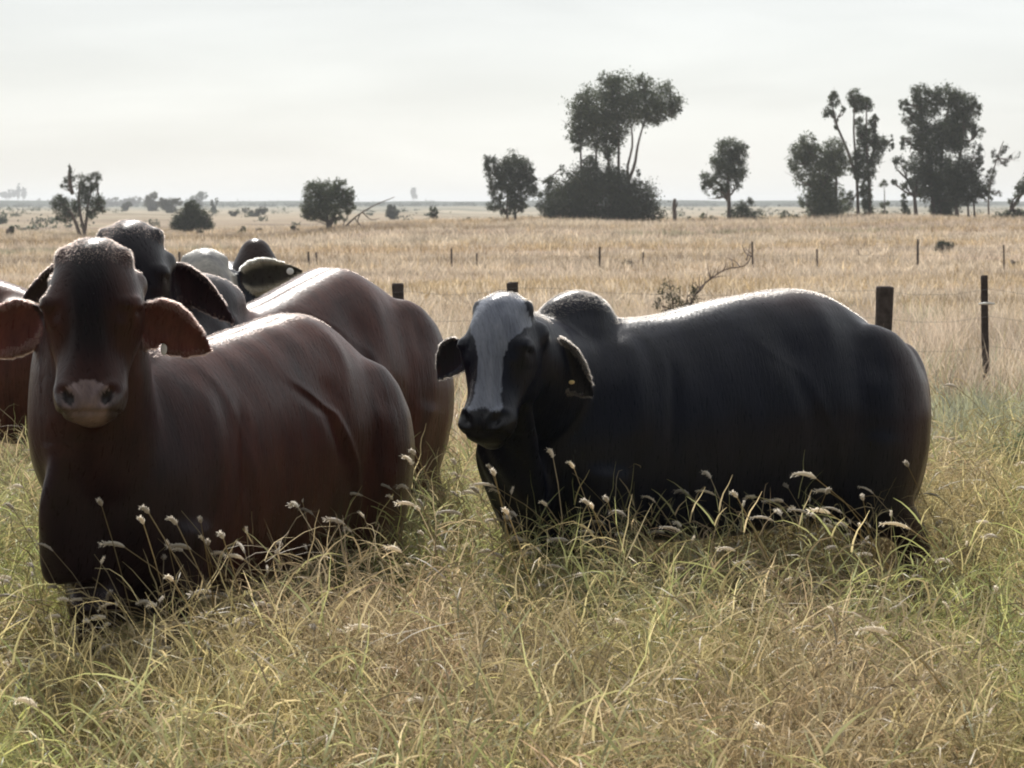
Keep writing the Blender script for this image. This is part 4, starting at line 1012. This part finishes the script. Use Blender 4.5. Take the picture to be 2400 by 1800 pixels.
def scatter(name, label, cat, meshes, mat, pts, rots, scales, idx, seed=0):
    """one object that instances the given plants on its points with geometry nodes"""
    col = bpy.data.collections.new(name + '_plants')
    for i, m in enumerate(meshes):
        if not m.materials: m.materials.append(mat)
        o = bpy.data.objects.new('%s_%02d' % (name, i), m); col.objects.link(o)
    me = bpy.data.meshes.new(name); me.vertices.add(len(pts)); me.vertices.foreach_set('co', np.asarray(pts, dtype=np.float32).ravel())
    for nm, ty, fld, dat in (('rot', 'FLOAT_VECTOR', 'vector', rots), ('scl', 'FLOAT_VECTOR', 'vector', scales), ('pick', 'INT', 'value', idx)):
        a_ = me.attributes.new(nm, ty, 'POINT'); a_.data.foreach_set(fld, np.asarray(dat, dtype=np.int32 if ty == 'INT' else np.float32).ravel())
    o = bpy.data.objects.new(name, me); C.objects.link(o); tag(o, label, cat, kind='stuff')
    ng = bpy.data.node_groups.new(name + '_nodes', 'GeometryNodeTree')
    ng.interface.new_socket('Geometry', in_out='INPUT', socket_type='NodeSocketGeometry'); ng.interface.new_socket('Geometry', in_out='OUTPUT', socket_type='NodeSocketGeometry')
    nd = ng.nodes.new; gi = nd('NodeGroupInput'); go = nd('NodeGroupOutput')
    ci = nd('GeometryNodeCollectionInfo'); ci.inputs['Collection'].default_value = col; ci.inputs['Separate Children'].default_value = True; ci.inputs['Reset Children'].default_value = True
    ip = nd('GeometryNodeInstanceOnPoints'); ip.inputs['Pick Instance'].default_value = True
    def attr(n_, t_):
        q = nd('GeometryNodeInputNamedAttribute'); q.data_type = t_; q.inputs['Name'].default_value = n_; return q.outputs['Attribute']
    e2r = nd('FunctionNodeEulerToRotation'); lk = ng.links.new
    mtp = nd('GeometryNodeMeshToPoints')
    lk(gi.outputs[0], mtp.inputs['Mesh']); lk(mtp.outputs[0], ip.inputs['Points']); lk(ci.outputs[0], ip.inputs['Instance']); lk(attr('pick', 'INT'), ip.inputs['Instance Index'])
    lk(attr('rot', 'FLOAT_VECTOR'), e2r.inputs[0]); lk(e2r.outputs[0], ip.inputs['Rotation']); lk(attr('scl', 'FLOAT_VECTOR'), ip.inputs['Scale']); lk(ip.outputs[0], go.inputs[0])
    md = o.modifiers.new('scatter', 'NODES'); md.node_group = ng
    return o

DRY = np.array([(.55, .46, .31), (.48, .40, .28), (.62, .53, .38), (.46, .37, .23), (.54, .43, .29), (.42, .33, .22)])
GRN = np.array([(.45, .45, .24), (.53, .51, .25), (.38, .39, .22), (.37, .39, .26)])
PALE = np.array([(.63, .57, .48), (.59, .53, .44), (.54, .47, .39), (.67, .61, .52)])
rs = np.random.default_rng(11)

def area_pts(d0, d1, dens, half=.31, rs=rs, margin=.6):
    n = int(dens * ((d1*d1 - d0*d0)*half + 2*margin*(d1 - d0)))
    d = np.sqrt(rs.uniform(d0*d0, d1*d1, n)); x = rs.uniform(-1, 1, n)*(half*d + margin)
    return np.stack([x, d, gz(x, d)], 1)

# near grass
RUST = np.array([(.50, .36, .27), (.48, .34, .25), (.54, .42, .32)])
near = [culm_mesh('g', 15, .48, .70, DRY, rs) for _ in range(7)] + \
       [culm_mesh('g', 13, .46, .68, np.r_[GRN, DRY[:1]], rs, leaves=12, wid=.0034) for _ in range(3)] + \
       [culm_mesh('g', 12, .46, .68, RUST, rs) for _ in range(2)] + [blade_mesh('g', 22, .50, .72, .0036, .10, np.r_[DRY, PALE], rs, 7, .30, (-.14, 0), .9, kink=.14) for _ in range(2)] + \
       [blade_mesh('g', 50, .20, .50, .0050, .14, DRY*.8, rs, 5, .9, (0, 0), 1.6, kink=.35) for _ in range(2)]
P = area_pts(3.0, 11.5, 80)
gn = vnoise(P*np.array((1, .8, 0)), 1.5, 21)
green = gn + .35*sst(.9, 2.3, P[:, 0])*sst(8.5, 10, P[:, 1]) > .45
tr1 = sst(1.15, 1.3, P[:, 0])*sst(1.85, 1.75, P[:, 0])*sst(7.0, 7.25, P[:, 1])*sst(8.8, 8.4, P[:, 1])
tr2 = sst(-1.65, -1.5, P[:, 0])*sst(-.85, -1.0, P[:, 0])*sst(5.4, 5.7, P[:, 1])*sst(7.2, 6.9, P[:, 1])
tramp = np.maximum(tr1, tr2*.8)
P = P[rs.random(len(P)) > tramp*.55]
tramp = np.maximum(sst(1.15, 1.3, P[:, 0])*sst(1.85, 1.75, P[:, 0])*sst(7.0, 7.25, P[:, 1])*sst(8.8, 8.4, P[:, 1]), .8*sst(-1.65, -1.5, P[:, 0])*sst(-.85, -1.0, P[:, 0])*sst(5.4, 5.7, P[:, 1])*sst(7.2, 6.9, P[:, 1]))
gn = vnoise(P*np.array((1, .8, 0)), 1.5, 21)
green = gn + .6*sst(.9, 2.0, P[:, 0])*sst(8.0, 9.5, P[:, 1]) > .62
r_ = rs.random(len(P))
pick = np.where(r_ < .15, rs.integers(14, 16, len(P)), np.where(r_ < .30, rs.integers(10, 14, len(P)), np.where(green & (r_ < .85), rs.integers(7, 10, len(P)), np.where(r_ < .90, rs.integers(0, 7, len(P)), rs.integers(7, 10, len(P))))))
sc = rs.uniform(.75, 1.2, len(P)) * (1 + .12*vnoise(P, 1.1, 4)); sc = np.clip(sc, .7, 1.15)*(1 - .50*tramp); scl = np.stack([sc*1.1, sc*1.1, sc*1.06], 1)
rots = np.stack([rs.normal(0, .08, len(P)), rs.normal(0, .08, len(P)), np.where(rs.random(len(P)) < .5, rs.normal(0, .5, len(P)), rs.uniform(0, 6.28, len(P)))], 1)
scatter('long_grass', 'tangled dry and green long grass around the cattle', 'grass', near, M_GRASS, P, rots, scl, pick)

# middle distance
midm = [blade_mesh('m', 34, .18, .46, .008, .16, DRY, rs, 3, .5, (-.1, 0), .7) for _ in range(4)] + [blade_mesh('m', 34, .18, .50, .008, .16, PALE, rs, 3, .5, (-.1, 0), .7) for _ in range(4)] + \
       [blade_mesh('m', 34, .16, .44, .009, .15, GRN*np.array((.9, .95, 1.2)), rs, 3, .5, (-.1, 0), .7) for _ in range(2)]
P = area_pts(11.2, 32, 17, .30)
t = sst(14, 19, P[:, 1] + rs.normal(0, 1.5, len(P)))
r_ = rs.random(len(P))
pick = np.where(r_ < t*.75, rs.integers(4, 8, len(P)), np.where(r_ < t*.2 + .7, rs.integers(0, 4, len(P)), rs.integers(8, 10, len(P))))
grn2 = (P[:, 0] > 1.6) & (P[:, 1] < 17.5) & (r_ < .8); pick = np.where(grn2, rs.integers(8, 10, len(P)), pick)
sc = rs.uniform(.7, 1.25, len(P)); scl = np.stack([sc, sc, sc*(1.25 + .15*vnoise(P, .7, 6))], 1)
rots = np.stack([rs.normal(0, .08, len(P)), rs.normal(0, .08, len(P)), rs.uniform(0, 6.28, len(P))], 1)
scatter('paddock_grass', 'dry pale grass between the cattle and the near fence', 'grass', midm, M_FARGRASS, P, rots, scl, pick)

tus = [blade_mesh('t', 60, .18, .42, .010, .20, DRY*np.array((.72, .70, .66)), rs, 3, .8, (-.1, 0), .9) for _ in range(3)] + [blade_mesh('t', 70, .25, .55, .009, .16, PALE, rs, 3, .55, (-.1, 0), .8) for _ in range(3)]
Pt = area_pts(13, 40, 1.6, .30); Pt = Pt[vnoise(Pt, 1.2, 33) + rs.normal(0, .5, len(Pt)) > .0]
sct = rs.uniform(.6, 1.3, len(Pt))
scatter('grass_tussocks', 'separate brown and straw tussocks dotted through the paddock', 'grass', tus, M_FARGRASS, Pt, np.stack([rs.normal(0, .08, len(Pt)), rs.normal(0, .08, len(Pt)), rs.uniform(0, 6.28, len(Pt))], 1), np.stack([sct*1.2, sct*1.2, sct], 1), rs.integers(0, 6, len(Pt)))

farm = [blade_mesh('f', 22, .10, .34, .022, .34, PALE, rs, 2, .6, (-.1, 0), .6) for _ in range(4)] + [blade_mesh('f', 22, .10, .34, .022, .30, DRY, rs, 2, .6, (-.1, 0), .6) for _ in range(3)]
P1 = area_pts(31.5, 75, 5.0, .29); P2 = area_pts(75, 176, 1.5, .28); P3 = area_pts(176, 300, .45, .27); P3 = P3[(vnoise(P3, .05, 12) > -.1) & (P3[:, 0] < 0)]; P = np.r_[P1, P2, P3]
q = vnoise(P*np.array((.35, 1.2, 0)), .5, 9) + rs.normal(0, .5, len(P))
pick = np.where(q > -.35, rs.integers(0, 4, len(P)), rs.integers(4, 7, len(P)))
sc = rs.uniform(.7, 1.4, len(P)) * np.where(P[:, 1] > 75, 1.35, 1); scl = np.stack([sc*1.2, sc*1.2, sc], 1)
rots = np.stack([rs.normal(0, .05, len(P)), rs.normal(0, .05, len(P)), rs.uniform(0, 6.28, len(P))], 1)
scatter('far_grass', 'short straw coloured grass of the open paddock beyond the near fence', 'grass', farm, M_FARGRASS, P, rots, scl, pick)

# seed heads, thickest in front of the bulls
sh = [stalk_mesh('s', rs.uniform(.60, .92), rs, rs.uniform(.030, .080), rs.uniform(.0035, .0070), rs.uniform(.2, 2.2)) for _ in range(20)]
P = area_pts(4.0, 10.5, 16)
band = []
for (x0, x1, y0, y1, n) in ((-1.5, -.3, 5.6, 6.9, 300), (-.3, 1.5, 6.6, 7.7, 380), (-2.4, -1.3, 7.5, 10.5, 60), (-.45, .0, 7.5, 8.8, 30), (1.2, 1.8, 7.2, 8.2, 40)):
    x = rs.uniform(x0, x1, n); y = rs.uniform(y0, y1, n); band.append(np.stack([x, y, gz(x, y)], 1))
P = np.concatenate([P] + band)
sc = rs.uniform(.85, 1.2, len(P)); rots = np.stack([rs.normal(0, .1, len(P)), rs.normal(0, .1, len(P)), rs.normal(0, .45, len(P))], 1)
scatter('seeding_grass', 'arching grass stalks with pale bristly seed heads in front of the bulls', 'grass', sh, M_SEED, P, rots, np.stack([sc]*3, 1), rs.integers(0, len(sh), len(P)))

# ------------------------------------------------------------------ haze
hz = bpy.data.materials.new('air_haze'); hz.use_nodes = True; t_ = hz.node_tree; t_.nodes.clear()
vo = t_.nodes.new('ShaderNodeVolumePrincipled'); vo.inputs['Color'].default_value = (.94, .97, 1.0, 1); vo.inputs['Density'].default_value = .00032
vo.inputs['Anisotropy'].default_value = .2
t_.links.new(vo.outputs[0], t_.nodes.new('ShaderNodeOutputMaterial').inputs['Volume'])
bm = bmesh.new(); bmesh.ops.create_cube(bm, size=1.0)
bmesh.ops.scale(bm, vec=(16700, 9100, 34), verts=bm.verts); bmesh.ops.translate(bm, vec=(0, 4500, 6), verts=bm.verts)
me = bpy.data.meshes.new('haze'); bm.to_mesh(me); bm.free()
hzo = link('haze', me, hz); hzo['kind'] = 'stuff'
